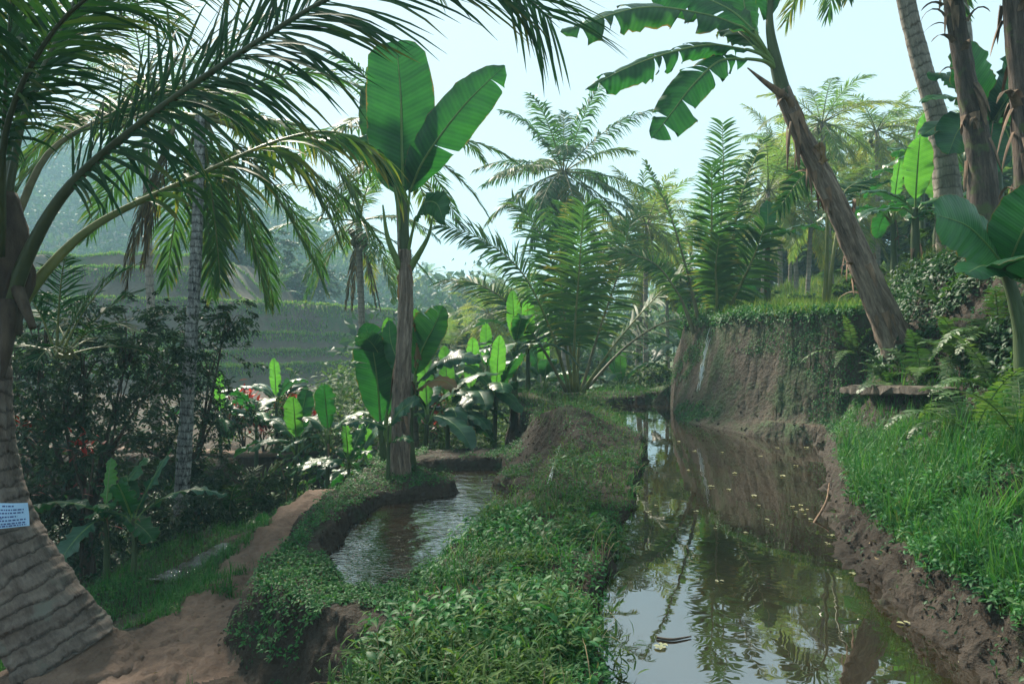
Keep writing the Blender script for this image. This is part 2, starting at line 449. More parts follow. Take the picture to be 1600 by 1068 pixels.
def mat_soil(name, soil, moss, amount, scale=3.0, rough=.92, wet=False):
    """bare earth with crumbs and cracks, mossy in patches"""
    m, t, out = newmat(name); pos = wpos(t)
    n1 = noise(t, scale, 6, .6, pos); n2 = noise(t, scale * 9, 5, .7, pos); n3 = noise(t, scale * .55, 5, .6, pos, .6)
    c = ramp(t, mth(t, 'ADD', mth(t, 'MULTIPLY', n1, .6), mth(t, 'MULTIPLY', n2, .4)), [(.3, tuple(x * .55 for x in soil)), (.52, soil), (.72, tuple(min(1, x * 1.5) for x in soil))])
    f = ramp(t, mth(t, 'ADD', n3, mth(t, 'MULTIPLY', mth(t, 'SUBTRACT', n2, .5), .5)), [(max(0, .62 - amount), (0, 0, 0)), (min(1, .78 - amount), (1, 1, 1))])
    mc = ramp(t, n2, [(.3, tuple(x * .6 for x in moss)), (.7, tuple(x * 1.4 for x in moss))])
    c = mixc(t, f, c, mc)
    p = nd(t, 'ShaderNodeBsdfPrincipled'); p.inputs['Roughness'].default_value = rough; p.inputs['Specular IOR Level'].default_value = .25
    t.links.new(c, p.inputs['Base Color'])
    vo = nd(t, 'ShaderNodeTexVoronoi'); vo.inputs['Scale'].default_value = scale * 5; t.links.new(pos, vo.inputs['Vector'])
    hh = mth(t, 'ADD', mth(t, 'MULTIPLY', n2, .7), mth(t, 'ADD', n1, mth(t, 'MULTIPLY', vo.outputs['Distance'], .5)))
    t.links.new(bump(t, hh, .8, .05), p.inputs['Normal'])
    t.links.new(p.outputs[0], out.inputs[0]); return m

def mat_water(name, col, rip, rscale, stretch, rough=.02, ior=2.1):
    m, t, out = newmat(name); pos = wpos(t)
    mp = nd(t, 'ShaderNodeMapping'); mp.inputs['Scale'].default_value = stretch; mp.inputs['Rotation'].default_value = (0, 0, .5); t.links.new(pos, mp.inputs[0])
    n1 = noise(t, rscale, 2, .5, mp.outputs[0], .3); n2 = noise(t, rscale * .3, 1, .5, pos)
    p = nd(t, 'ShaderNodeBsdfPrincipled'); p.inputs['Roughness'].default_value = rough; p.inputs['IOR'].default_value = ior
    nz = noise(t, 1.6, 4, .6, pos)
    t.links.new(ramp(t, nz, [(.3, tuple(x * .7 for x in col)), (.7, tuple(x * 1.25 for x in col))]), p.inputs['Base Color'])
    t.links.new(bump(t, mth(t, 'ADD', mth(t, 'MULTIPLY', n1, .4), n2), rip, .03), p.inputs['Normal'])
    t.links.new(p.outputs[0], out.inputs[0]); return m

M = {}
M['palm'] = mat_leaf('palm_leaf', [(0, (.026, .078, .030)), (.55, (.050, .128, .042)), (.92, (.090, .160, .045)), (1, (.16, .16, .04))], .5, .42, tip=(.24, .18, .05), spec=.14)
M['palm_near'] = mat_leaf('near_palm_leaf', [(0, (.010, .040, .018)), (.6, (.020, .072, .028)), (.95, (.042, .098, .028)), (1, (.11, .10, .03))], .6, .3, tip=(.13, .12, .04), spec=.08)  # darker copy of the palm leaf, near-silhouette shade put into the colour
M['palm_pale'] = mat_leaf('pale_palm_leaf', [(0, (.08, .16, .06)), (.5, (.13, .21, .08)), (1, (.24, .25, .09))], .5, .5, tip=(.34, .25, .09), spec=.15)  # palm leaf lightened, distant sun and haze put into the colour
M['palm_dead'] = mat_leaf('dead_palm_leaf', [(0, (.035, .028, .022)), (.6, (.09, .068, .045)), (1, (.22, .16, .09))], .8, .12)
M['rachis'] = mat_solid('rachis', [(.3, (.09, .12, .035)), (.7, (.19, .19, .06))], 6, .5, .2, .01)
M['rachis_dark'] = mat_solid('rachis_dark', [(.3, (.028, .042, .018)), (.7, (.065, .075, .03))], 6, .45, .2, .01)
M['petiole_tan'] = mat_solid('petiole_tan', [(.3, (.085, .085, .04)), (.7, (.17, .155, .08))], 5, .6, .3, .01)
M['banana'] = mat_blade('banana_leaf', (.010, .066, .026), (.024, .120, .036), trans=.34, rough=.38, brown=.8)
M['banana_lt'] = mat_blade('young_banana_leaf', (.05, .16, .04), (.09, .24, .06), brown=.2, trans=.45)
M['banana_worn'] = mat_blade('worn_banana_leaf', (.010, .060, .025), (.030, .115, .034), brown=1.35, trans=.33)
M['banana_blue'] = mat_blade('bluish_banana_leaf', (.013, .062, .036), (.030, .105, .056), rough=.36, trans=.28, brown=.6)  # bluer green than the plain banana leaf
M['banana_dry'] = mat_leaf('dry_banana_leaf', [(0, (.10, .06, .03)), (1, (.24, .15, .07))], .8, .2)
M['midrib'] = mat_solid('midrib', [(.3, (.09, .17, .045)), (.7, (.16, .24, .07))], 6, .4, .15, .005)
M['stem_green'] = mat_bark('stem_green', [(.34, (.030, .022, .014)), (.46, (.048, .075, .032)), (.60, (.075, .110, .045)), (.72, (.11, .085, .05))], 2.5, 2.0, rough=.5, bumpst=.3)
M['bark_banana'] = mat_bark('banana_bark', [(.37, (.030, .022, .017)), (.46, (.135, .10, .078)), (.55, (.27, .21, .165)), (.66, (.42, .345, .275))], 11, 3.2, bd=.03)
M['bark_banana_dk'] = mat_bark('banana_bark_dark', [(.37, (.016, .013, .011)), (.47, (.062, .047, .038)), (.57, (.13, .10, .082)), (.68, (.23, .19, .155))], 12, 3.2, bd=.03, lichen=(.085, .105, .045))
M['sheath'] = mat_solid('dry_sheath', [(.3, (.07, .045, .03)), (.7, (.26, .17, .11))], 7, .85, .5, .015, (3, 3, .6))
M['bark_palm'] = mat_bark('palm_bark', [(.34, (.045, .036, .030)), (.48, (.115, .092, .078)), (.60, (.170, .138, .115)), (.72, (.24, .20, .17))], 16, 3.5, rings=23, ringdark=.5, bd=.018, lichen=(.13, .125, .105))
M['bark_pale'] = mat_bark('pale_palm_bark', [(.40, (.03, .03, .03)), (.47, (.16, .16, .155)), (.56, (.36, .36, .34)), (.70, (.44, .43, .40))], 60, 2.5, rings=60, ringdark=.3)
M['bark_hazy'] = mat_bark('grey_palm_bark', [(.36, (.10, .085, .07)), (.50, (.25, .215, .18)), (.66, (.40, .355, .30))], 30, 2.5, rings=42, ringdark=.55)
M['wood'] = mat_solid('dark_wood', [(.3, (.03, .022, .017)), (.7, (.09, .07, .05))], 6, .9, .7, .02, (2, 2, .6))
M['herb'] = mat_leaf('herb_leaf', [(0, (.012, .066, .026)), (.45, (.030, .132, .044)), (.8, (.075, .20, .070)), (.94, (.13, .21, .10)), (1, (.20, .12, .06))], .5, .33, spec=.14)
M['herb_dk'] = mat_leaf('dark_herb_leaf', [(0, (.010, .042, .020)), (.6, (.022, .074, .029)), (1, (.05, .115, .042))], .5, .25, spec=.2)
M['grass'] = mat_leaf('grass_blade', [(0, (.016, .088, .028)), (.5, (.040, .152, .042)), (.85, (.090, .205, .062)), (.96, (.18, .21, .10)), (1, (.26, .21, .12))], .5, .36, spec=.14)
M['grass_lit'] = mat_leaf('sunlit_grass', [(0, (.07, .15, .035)), (.6, (.14, .24, .055)), (1, (.26, .27, .09))], .6, .4, spec=.15)  # lighter copy of the grass, sunlight painted into its colour
M['fern'] = mat_leaf('fern_leaf', [(0, (.030, .085, .026)), (.6, (.060, .135, .040)), (1, (.11, .18, .06))], .5, .35)
M['treeleaf'] = mat_leaf('tree_leaf', [(0, (.012, .034, .020)), (.6, (.024, .058, .032)), (1, (.050, .088, .050))], .55, .25, spec=.22)
M['bushleaf'] = mat_leaf('bush_leaf', [(0, (.03, .075, .028)), (.6, (.06, .12, .04)), (1, (.12, .17, .055))], .6, .35, spec=.1)
M['ledge'] = mat_leaf('ledge_grass', [(0, (.07, .17, .03)), (.6, (.13, .26, .05)), (1, (.24, .28, .08))], .6, .35, spec=.1)
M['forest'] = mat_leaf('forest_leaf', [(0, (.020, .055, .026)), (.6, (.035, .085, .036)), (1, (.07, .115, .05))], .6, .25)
M['forest_lit'] = mat_leaf('sunlit_forest_leaf', [(0, (.05, .10, .035)), (.6, (.09, .15, .05)), (1, (.17, .19, .07))], .6, .4)  # forest leaf made paler, sunlight on the far slope put into the colour
M['red'] = mat_leaf('red_leaf', [(0, (.16, .012, .012)), (.6, (.42, .022, .020)), (1, (.60, .06, .04))], .45, .35)
M['darkred'] = mat_leaf('maroon_leaf', [(0, (.04, .012, .016)), (.6, (.10, .02, .022)), (1, (.30, .03, .03))], .45, .3)
M['coconut'] = mat_solid('coconut', [(.3, (.05, .06, .025)), (.7, (.13, .11, .05))], 5, .6, .2, .01)
M['soil'] = mat_soil('soil', (.105, .072, .048), (.045, .085, .03), .12)
M['soil_bank'] = mat_soil('bank_soil', (.042, .034, .027), (.020, .036, .016), .04, 3.5)
M['soil_wall'] = mat_soil('wall_soil', (.062, .051, .039), (.036, .060, .026), .16, 2.6)
M['soil_dark'] = mat_soil('dark_soil', (.046, .034, .025), (.018, .036, .016), .1, 2.5)
M['soil_berm'] = mat_soil('berm_soil', (.042, .033, .025), (.022, .044, .018), .06, 3)
M['soil_path'] = mat_soil('path_soil', (.150, .102, .076), (.045, .036, .028), .02, 1.8)
M['soil_terrace'] = mat_soil('terrace_soil', (.105, .084, .062), (.05, .085, .03), .10, .7)
M['soil_hill'] = mat_soil('hill_soil', (.10, .085, .05), (.05, .085, .035), .3, .4)
M['water'] = mat_water('pond_water', (.020, .016, .010), .07, 5.0, (1, 1, 1), .012, 3.4)
M['water_low'] = mat_water('lower_pond_water', (.022, .015, .009), .85, 9.0, (1.0, 2.4, 1), .04, 4.0)
M['canal'] = mat_water('canal_water', (.07, .08, .08), .8, 16.0, (1.0, 1.6, 1), .06, 3.0)
M['stone'] = mat_solid('stone', [(.3, (.035, .030, .025)), (.5, (.075, .064, .052)), (.72, (.13, .11, .09))], 12, .9, .8, .02)
M['floatleaf'] = mat_leaf('floating_leaf', [(0, (.24, .28, .14)), (.5, (.34, .34, .2)), (1, (.45, .42, .30))], .5, .2)
# ------------------------------------------------------------------ terrain
PU = [(.10, .6), (.15, 1.2), (.30, 2.2), (.365, 3.0), (.40, 3.43), (.525, 4.15), (.62, 4.7), (.81, 5.4), (1.23, 7.1), (1.6, 8.6), (1.82, 9.8), (1.9, 11), (1.87, 13), (1.98, 15.1), (2.3, 16.3), (3.9, 16.6),
      (3.3, 13.4), (3.27, 12.7), (3.58, 11.6), (3.98, 10.6), (4.42, 9.8), (3.95, 8.6), (3.0, 6.5), (2.5, 5.23), (2.27, 4.5), (2.16, 3.85), (2.14, 3.36), (2.09, 3.0), (2.05, 2.0), (2.0, .6)]
PL = [(-1.27, 5.5), (-1.65, 6.2), (-1.82, 6.87), (-1.87, 7.8), (-1.67, 8.8), (-.95, 9.3), (-.72, 9.55), (-1.0, 9.9), (-1.5, 10.5), (-1.4, 11.1), (-.2, 11.25), (-.02, 10.6), (-.3, 9.8), (.14, 9.2), (.10, 8.3), (-.24, 7.5), (-.48, 6.67), (-.82, 5.9), (-1.06, 5.5)]
BERM = [(-.74, .4), (-.72, 2.2), (-.70, 3.0), (-.62, 4.0), (-.42, 5.0), (-.12, 6.0), (.20, 7.0), (.48, 8.0), (.70, 8.8), (.66, 9.6), (.56, 10.3), (.42, 10.9), (.34, 11.6), (.25, 13), (-.1, 15), (.0, 17.6), (4.2, 18.0), (4.4, 16.6), (3.5, 13.5), (2.5, 12), (3, 6), (2.2, 4), (2, .4)]
DYKE = [(-.5, 4.2), (-1.05, 4.55), (-1.6, 4.95), (-2.1, 5.4), (-2.25, 5.8), (-2.2, 6.5), (-2.3, 7.2), (-2.45, 8), (-2.4, 9), (-2.3, 10), (-2.3, 11.9), (-1, 12.4), (.4, 12.4), (.9, 9), (0, 6)]
TER = [(3.26, 16.9), (3.24, 13.4), (3.22, 12.8), (3.58, 11.6), (3.98, 10.6), (4.5, 9.75), (5.4, 9.3), (7, 9.3), (60, 9.3), (70, 70), (12, 70), (7, 40), (4.6, 24), (3.9, 17.2)]
PATH = [(-3.5, 4.4), (-3.2, 5.0), (-2.75, 5.5), (-2.55, 6.2), (-2.68, 7.2), (-2.78, 8.2), (-2.75, 9.2), (-2.7, 10.2)]
CANAL = [(-3.86, 7.55), (-3.78, 7.9), (-3.72, 8.4), (-3.62, 8.95)]
ZP = -.6; ZC = -1.14
CX, CY, AX, AY = -24.0, 60.0, 19.5, 26.0
STEPS = [(0, 0.0), (1.1, .8), (2.4, 1.85), (4.6, 3.85), (7.6, 5.9), (10.6, 7.9), (13.5, 9.2)]

def terrace_q(x, y):
    dx = np.maximum(x - CX, 0) / AX; dy = (y - CY) / AY
    q = (1 - np.sqrt(dx * dx + dy * dy)) * 26
    return q + .75 * vnoise(x * .28, y * .28, 41) + .25 * vnoise(x * .9, y * .9, 42)

def HILLZ(x, y):
    a = x / np.maximum(y, 1)
    rz = np.interp(a, [-1.4, -.75, -.42, -.34, -.28, -.19, -.1, 0, .1, .2, .4, .75, 1.4], [34, 31, 22, 18, 14, 7, 2.0, 2.5, 5, 7, 12, 18, 22])
    return -2.6 + (rz * 1.62 + 2.6) * sst(56, 190, y) + 1.6 * fbm(x * .035, y * .035, 77)

def H(x, y, info=False):
    x = np.asarray(x, float); y = np.asarray(y, float)
    wob = .05 * fbm(x * 2.3, y * 2.3, 3) + .03 * vnoise(x * 7, y * 7, 5)
    wob = wob * sst(60, 20, y)
    n1 = fbm(x * .8, y * .8, 11); n2 = fbm(x * 3.5, y * 3.5, 13)
    # left lower ground: path shelf, canal bank, ravine, the garden shelf behind it
    z = -.98 - .25 * sst(-3.0, -4.0, x)
    drop = sst(-4.45, -5.6, x + .10 * (y - 7))
    z = z - 1.5 * drop
    back = sst(9.6, 11.2, y + .25 * (x + 3)) * sst(-2.35, -3.0, x)
    z = np.where(x < -2.3, z * (1 - back) + back * -2.35, z)
    z = z - sst(12.0, 14, y) * sst(-3.0, -2.0, x) * 1.0
    # garden shelf
    sh = sst(14.9, 15.7, y + .3 * n1) * sst(-1.6, -3.2, x)
    z = z * (1 - sh) + sh * (-1.12 + .05 * n1)
    far = sst(17, 26, y) * sst(-2, -1, x)
    z = z * (1 - far) + far * (-2.4 + .3 * n1)
    z = z + .07 * n1 + .025 * n2
    # path, canal
    dp = pdist(PATH, x, y)
    pw_ = .56 + .12 * vnoise(y * 1.7, x * .6, 6) + .2 * sst(6.4, 5.0, y); wp_ = sst(pw_, pw_ - .32, dp + wob)
    z = z * (1 - wp_) + wp_ * (-.90 + .05 * n1 + .035 * vnoise(x * 5, y * 4, 16) - .05 * sst(.3, .8, vnoise(x * 1.3, y * .9, 17)) + .18 * sst(6.5, 9.5, y))
    dc = pdist(CANAL, x, y)
    lip = sst(.75, .3, dc + wob) * (1 - sst(.3, .2, dc + wob))
    z = z + .05 * lip
    wc = sst(.20, .10, dc + wob + .1 * vnoise(y * 2.2, x, 9))
    z = z * (1 - wc) + wc * (ZC - .1)
    # dyke of the lower pond
    sD = sdf(DYKE, x, y) + wob
    wD = sst(-.22, .10, sD)
    z = z * (1 - wD) + wD * (-.43 + .05 * n1 + .02 * n2)
    # berm beside the upper pond
    sB = sdf(BERM, x, y) + wob
    edgeB = .10 + .38 * sst(8.2, 9.3, y)
    wB = np.clip((sB + edgeB) / (edgeB + .12), 0, 1)
    wB = np.where(y > 8.6, wB ** 1.8, wB * wB * (3 - 2 * wB))
    zb = .12 + .07 * n1 + .03 * n2 - .03 * sst(4, 2, y)
    zb = zb + .12 * sst(15.5, 17, y) + .40 * np.exp(-((x - .85) / .6) ** 2 - ((y - 10.2) / 1.4) ** 2)
    z = z * (1 - wB) + wB * zb
    # lower pond
    sL = sdf(PL, x, y) + wob * 1.2
    wL = sst(-.09, .10, sL)
    z = z * (1 - wL) + wL * (ZP - .14)
    # right bank
    sU = sdf(PU, x, y)
    dist = np.maximum(0, -sU)
    right = x > np.interp(y, [0, 3, 6, 9, 13, 16.5], [1.2, 1.2, 1.9, 3.0, 2.9, 3.2])
    hs = 4.3 + .35 * np.maximum(0, y - 8.5)
    HRr = .34 * sst(-.02, .22, dist + wob * 1.5) + .50 * np.maximum(0, dist - .28) * sst(9, 3, dist) + 1.5 * np.clip(x - hs, 0, .95) * sst(4.5, 7.0, y) + .10 * n1 + .04 * n2 + .16 * n1 * sst(4.2, 5, x)
    HRr = np.minimum(HRr, 5.2)
    near = right & (y < 12.5)
    fade = sst(12.5, 10.0, y - .35 * np.maximum(0, x - 4.5))
    # terrace above the earth wall
    sT = sdf(TER, x, y) + wob * .55
    run = .80 + np.maximum(0, y - 16) * .25
    uT = np.clip(sT / run, 0, 1.4)
    zt = np.where(uT < 1, 1.93 * np.minimum(1, uT) ** 2.0, 1.93 + .06 * np.minimum(1, (uT - 1) * 4))
    zt = zt + .05 * n2 * np.clip(uT * 3, 0, 1) * (uT < 1)
    top = .07 * np.maximum(0, y - 12.5) + .16 * np.maximum(0, x - 8) * sst(12, 20, y) + .12 * n1
    top = np.minimum(top, 6 + .1 * n1)
    zt = zt + sst(1.0, 1.5, sT / run * 1.0) * top
    base0 = z
    z = np.where(right & (y < 14), np.maximum(np.where(sB > 0, np.minimum(z, 0.0), z), HRr * fade), z)
    z = np.where(sT > 0, np.maximum(np.where(y < 14, HRr * fade, base0 * sst(.6, 0, sT) - 3 * sst(0, .6, sT)), zt), z)
    # upper pond
    wU = sst(-.03, .12, sU + (wob * .6 + .07 * vnoise(x * 1.3, y * 1.3, 8) - .03) * (sT < -.3))
    z = z * (1 - wU) + wU * -.22
    # the terraced hill on the left
    q = terrace_q(x, y)
    zt2 = np.full(x.shape, -1.12)
    prev = -1.12
    for (q0, zz) in STEPS:
        w = np.clip((q - q0) / .75, 0, 1); w = w ** 1.5
        lipn = .14 * sst(.55, .8, q - q0) * sst(1.6, .9, q - q0)
        zt2 = zt2 + w * (zz - prev) + lipn; prev = zz
    zt2 = np.minimum(zt2, 4.0 + 3.2 * sst(-17.0, -20.5, x) + .15 * n1)
    zt2 = zt2 + .10 * n1 * sst(0, 1, q) + .06 * n2
    z = np.where(q > 0, np.maximum(z, zt2), z)
    hz = HILLZ(x, y); wh = sst(52, 60, y)
    z = np.maximum(z, z * (1 - wh) + wh * hz)
    if info:
        return z, dict(sU=sU, sL=sL, sB=sB, sD=sD, sT=sT, run=run, dp=dp + wob, dc=dc, q=q, right=right, wB=wB, n1=n1, n2=n2)
    return z

def G(x, y):
    return float(H(np.array([float(x)]), np.array([float(y)]))[0])

def hit(px, py, d0=2.5, d1=70):
    d = np.exp(np.linspace(math.log(d0), math.log(d1), 1600))
    x = (px - 800) / F * d; zr = CAMZ - (py - 534) / F * d
    k = np.nonzero(zr <= H(x, d))[0]
    i = k[0] if len(k) else len(d) - 1
    return np.array([x[i], d[i], float(H(x[i:i + 1], d[i:i + 1])[0])])

NR, NC = 620, 800
ty = np.exp(np.linspace(math.log(1.0), math.log(62), NR))
tx = np.linspace(-1.5, 1.4, NC)
gy = np.repeat(ty[:, None], NC, 1); gx = tx[None] * gy
gz, gi = H(gx, gy, True)
rough = .018 * vnoise(gx * 16, gy * 16, 21) + .010 * vnoise(gx * 37, gy * 37, 22)
gz = gz + rough * sst(25, 8, gy) + .05 * vnoise(gx * 2.5, gy * 4, 23) * sst(20, 34, gy)
VT = np.stack([gx, gy, gz], -1)
gn = nrm(np.cross(np.gradient(VT, axis=1), np.gradient(VT, axis=0)))
steep = np.clip(1.15 - gn[..., 2], 0.0, .75)         # bare faces are crumbly: push them in and out along their own normal
cr = .035 * fbm((gx + gy) * 6, gz * 7 + (gx - gy) * 3, 33) + .028 * vnoise((gx - gy) * 15, gz * 17 + gx * 9, 34) + .016 * vnoise((gx + .6 * gy) * 34, gz * 36, 35)
VT = VT + gn * (cr * steep * 1.5 * sst(30, 10, gy))[..., None]
VT = VT.reshape(-1, 3)
FQ = grid_faces(NR, NC)
cxy = lambda A: A.reshape(-1)[FQ].mean(1)
fx, fy, fz = cxy(gx), cxy(gy), cxy(gz)
g_ = {k: cxy(v.astype(float)) for k, v in gi.items()}
reg = np.full(len(FQ), 0)
reg[(g_['sB'] > -.35) & (fx < 4.4) & (g_['right'] < .5)] = 1                       # berm
reg[(g_['sD'] > -.22) & (g_['wB'] < .05)] = 2                                      # dyke
reg[(g_['sL'] > .0)] = 2
reg[(g_['dp'] < .50 + .3 * sst(6.8, 5.2, fy)) & (g_['sD'] < -.15) & (fy < 11)] = 3                           # path
reg[(g_['right'] > .5) & (fx > 1.9) & (fy < 14) & (g_['sT'] < 0)] = 4               # right bank
reg[(g_['sT'] >= 0)] = 5                                                           # upper terrace
reg[(g_['sT'] >= -.03) & (g_['sT'] < g_['run'] * 1.02) & (fx < 6) & (fy < 17)] = 6  # earth wall
reg[(g_['q'] > -.6) & (fy > 30)] = 7
reg[(fy > 50) & (reg != 7)] = 8
names = {0: ('ground', 'soil_dark'), 1: ('grass_berm', 'soil_berm'), 2: ('pond_dyke', 'soil_berm'), 3: ('dirt_path', 'soil_path'), 4: ('pond_bank', 'soil_bank'),
         5: ('upper_terrace', 'soil_hill'), 6: ('earth_wall', 'soil_wall'), 7: ('rice_terraces', 'soil_terrace'), 8: ('hillside', 'soil_hill')}
for k, (nm, mt) in names.items():
    fs = FQ[reg == k]
    if not len(fs): continue
    used, inv = np.unique(fs, return_inverse=True)
    mb = MB(); mb.add(VT[used], inv.reshape(fs.shape))
    mb.top(nm, M[mt], kind='structure')

# far hills, and a wide valley floor out to the horizon
hy = np.linspace(58, 330, 80); hx = np.linspace(-380, 380, 170)
HX, HY = np.meshgrid(hx, hy); HZ = HILLZ(HX, HY) - .8 * (HY < 61)
mb = MB(); mb.add(np.stack([HX, HY, HZ], -1).reshape(-1, 3), grid_faces(80, 170))
mb.top('hills', M['soil_hill'], kind='structure')
mb = MB(); gx2 = np.linspace(-420, 420, 30); A, B = np.meshgrid(gx2, gx2)
mb.add(np.stack([A, B, np.full(A.shape, -4.2)], -1).reshape(-1, 3), grid_faces(30, 30))
mb.top('valley_floor', M['soil_dark'], kind='structure')

# water sheets
def sheet(name, poly, z, mat, grow=.10):
    p = np.asarray(poly, float); n = len(p)
    e = nrm(np.roll(p, -1, 0) - np.roll(p, 1, 0)); nn = np.stack([e[:, 1], -e[:, 0]], 1)
    if sdf(p, *(p + nn * .01).T.reshape(2, -1)).mean() > 0: nn = -nn
    q = p + nn * grow
    me = bpy.data.meshes.new(name); me.from_pydata([(a, b, 0) for a, b in q], [], [list(range(n))]); me.update()
    if me.polygons[0].normal.z < 0: me.flip_normals()
    me.materials.append(mat); o = bpy.data.objects.new(name, me); COL.objects.link(o); o.location = (0, 0, z)
    return tag(o, kind='structure')
sheet('pond_water', PU, 0.0, M['water'])
sheet('lower_pond_water', PL, ZP, M['water_low'], .12)
cl = np.array(CANAL); ce = nrm(np.gradient(cl, axis=0)); cn = np.stack([-ce[:, 1], ce[:, 0]], 1)
sheet('canal_water', np.vstack([cl + cn * .20, (cl - cn * .20)[::-1]]), ZC, M['water_low'], 0)
# ------------------------------------------------------------------ palms
def frond_parts(root, ctrl, n=50, L=.8, w=.04, r=.03, mat='palm', rmat='rachis', name='frond', rg=rng, N0=None, thin=True, K=3, rtip=.004, **kw):
    """one frond: its rachis and its leaflets as one part"""
    mb = MB(); V, U = leaflets(ctrl, N0, n=n, L=L, w=w, rg=rg, K=K, **kw)
    add_blocks(mb, V, U, thin)
    f = mb.part(name, M[mat], root)
    rb = MB(); tube(rb, ctrl, [r, r * .62, r * .4, rtip], n=22, seg=6)
    rb.part('rachis', M[rmat], f)
    return f

def crown(root, c, nf, L, rg, leaf=.62, w=.045, n=34, mat='palm', el0=82, el1=-48, bend=1.0, K=2, r=.03, az0=None, droop=.7, lv=.12, tilt=0, az_list=None, clear_front=False):
    for i in range(nf):
        f = (i + .5) / nf
        az = (i * 2.39996 + (az0 or 0)) + rg.normal(0, .15) if az_list is None else az_list[i]
        if clear_front and math.cos(az) < -.25: az = math.pi - az
        el = R(el0 + (el1 - el0) * f ** .85) + rg.normal(0, .1)
        ll = L * (1 - lv * abs(f - .5) * 2) * rg.uniform(.88, 1.1)
        ct = arc(np.array(c) + np.array([math.sin(az), math.cos(az), 0]) * .08, az, el, ll, bend * rg.uniform(.75, 1.25) * (1.25 if el > .3 else .8))
        frond_parts(root, ct, n=n, L=leaf, w=w, r=r, mat=mat, rg=rg, K=K, droop=droop * rg.uniform(.7, 1.3), rbase=rg.uniform(.2, .75) + .25 * (f > .8), vee=.2)

def coconuts(root, c, k, rg, s=.13):
    for i in range(k):
        a = rg.uniform(0, 6.28); mb = MB()
        p = np.array(c) + np.array([math.cos(a) * .26, math.sin(a) * .26, rg.uniform(-.55, -.1)])
        tube(mb, [p + [0, 0, s], p + [0, 0, s * .6], p, p - [0, 0, s * .7], p - [0, 0, s]], [.02, s * .72, s * .8, s * .6, .02], n=9, seg=10)
        mb.part('coconut', M['coconut'], root)

def trunk(root, ctrl, rad, mat, n=70, seg=14, rings=40, ringamp=.06, rough=.06, seed=0):
    mb = MB(); tube(mb, ctrl, rad, n=n, seg=seg, rings=rings, ringamp=ringamp, rough=rough, seed=seed)
    return mb.part('trunk', M[mat], root)

# --- near palm on the left edge
D0 = 5.1
b0 = P(100, 1035, D0)
pal = thing('coconut_palm', 'big near coconut palm with swollen leaning foot and fronds arching overhead', 'palm tree', (b0[0], b0[1], b0[2] - .05))
tc = [P(104, 1026, D0), P(70, 965, D0), P(38, 905, D0), P(12, 850, D0), P(-8, 790, D0), P(-18, 720, D0), P(-22, 640, D0), P(-22, 560, D0), P(-10, 495, D0)]
mb = MB(); tube(mb, tc, [.345, .31, .27, .235, .205, .18, .165, .155, .15], n=240, seg=40, rings=30, ringamp=.012, rough=.08, seed=4)
mb.part('trunk', M['bark_palm'], pal)
mb = MB(); tube(mb, [P(190, 1190, D0), P(140, 1100, D0), P(100, 1022, D0)], [.52, .50, .34], n=40, seg=44, rough=.22, seed=9)
mb.part('root_collar', M['soil_path'], pal)
cb = P(4, 455, D0)
mb = MB(); tube(mb, [P(-8, 520, D0), P(-2, 460, D0), P(4, 380, D0), P(6, 300, D0)], [.16, .21, .17, .08], n=26, seg=18, rough=.25, seed=2)
mb.part('crown_shaft', M['wood'], pal)
# the great arching frond, each leaflet a piece of its own
F1 = [P(5, 505, 5.05), P(45, 395, 5.0), P(110, 290, 4.95), P(230, 185, 4.9), P(350, 100, 4.9), P(500, 5, 4.9), P(640, -58, 4.95), P(760, -52, 5.0), P(862, 30, 5.05)]
fr = MB(); tube(fr, F1, [.06, .040, .028, .022, .017, .011, .004], n=60, seg=8)
f1 = fr.part('frond', M['rachis_dark'], pal)
rgx = np.random.default_rng(5)
V, U = leaflets(F1, [-.35, -.70, .60], n=138, L=1.32, w=.031, start=.22, droop=.5, vee=.08, K=5, rg=rgx, a0=24, a1=42, prof=([.22, .34, .5, .8, 1], [.55, .92, 1.0, .9, .55]), tw=.2, rbase=.45)
for k in range(len(V)):
    mb = MB(); add_blocks(mb, V[k:k + 1], U[k:k + 1]); mb.part('leaflet', M['palm_near'], f1)
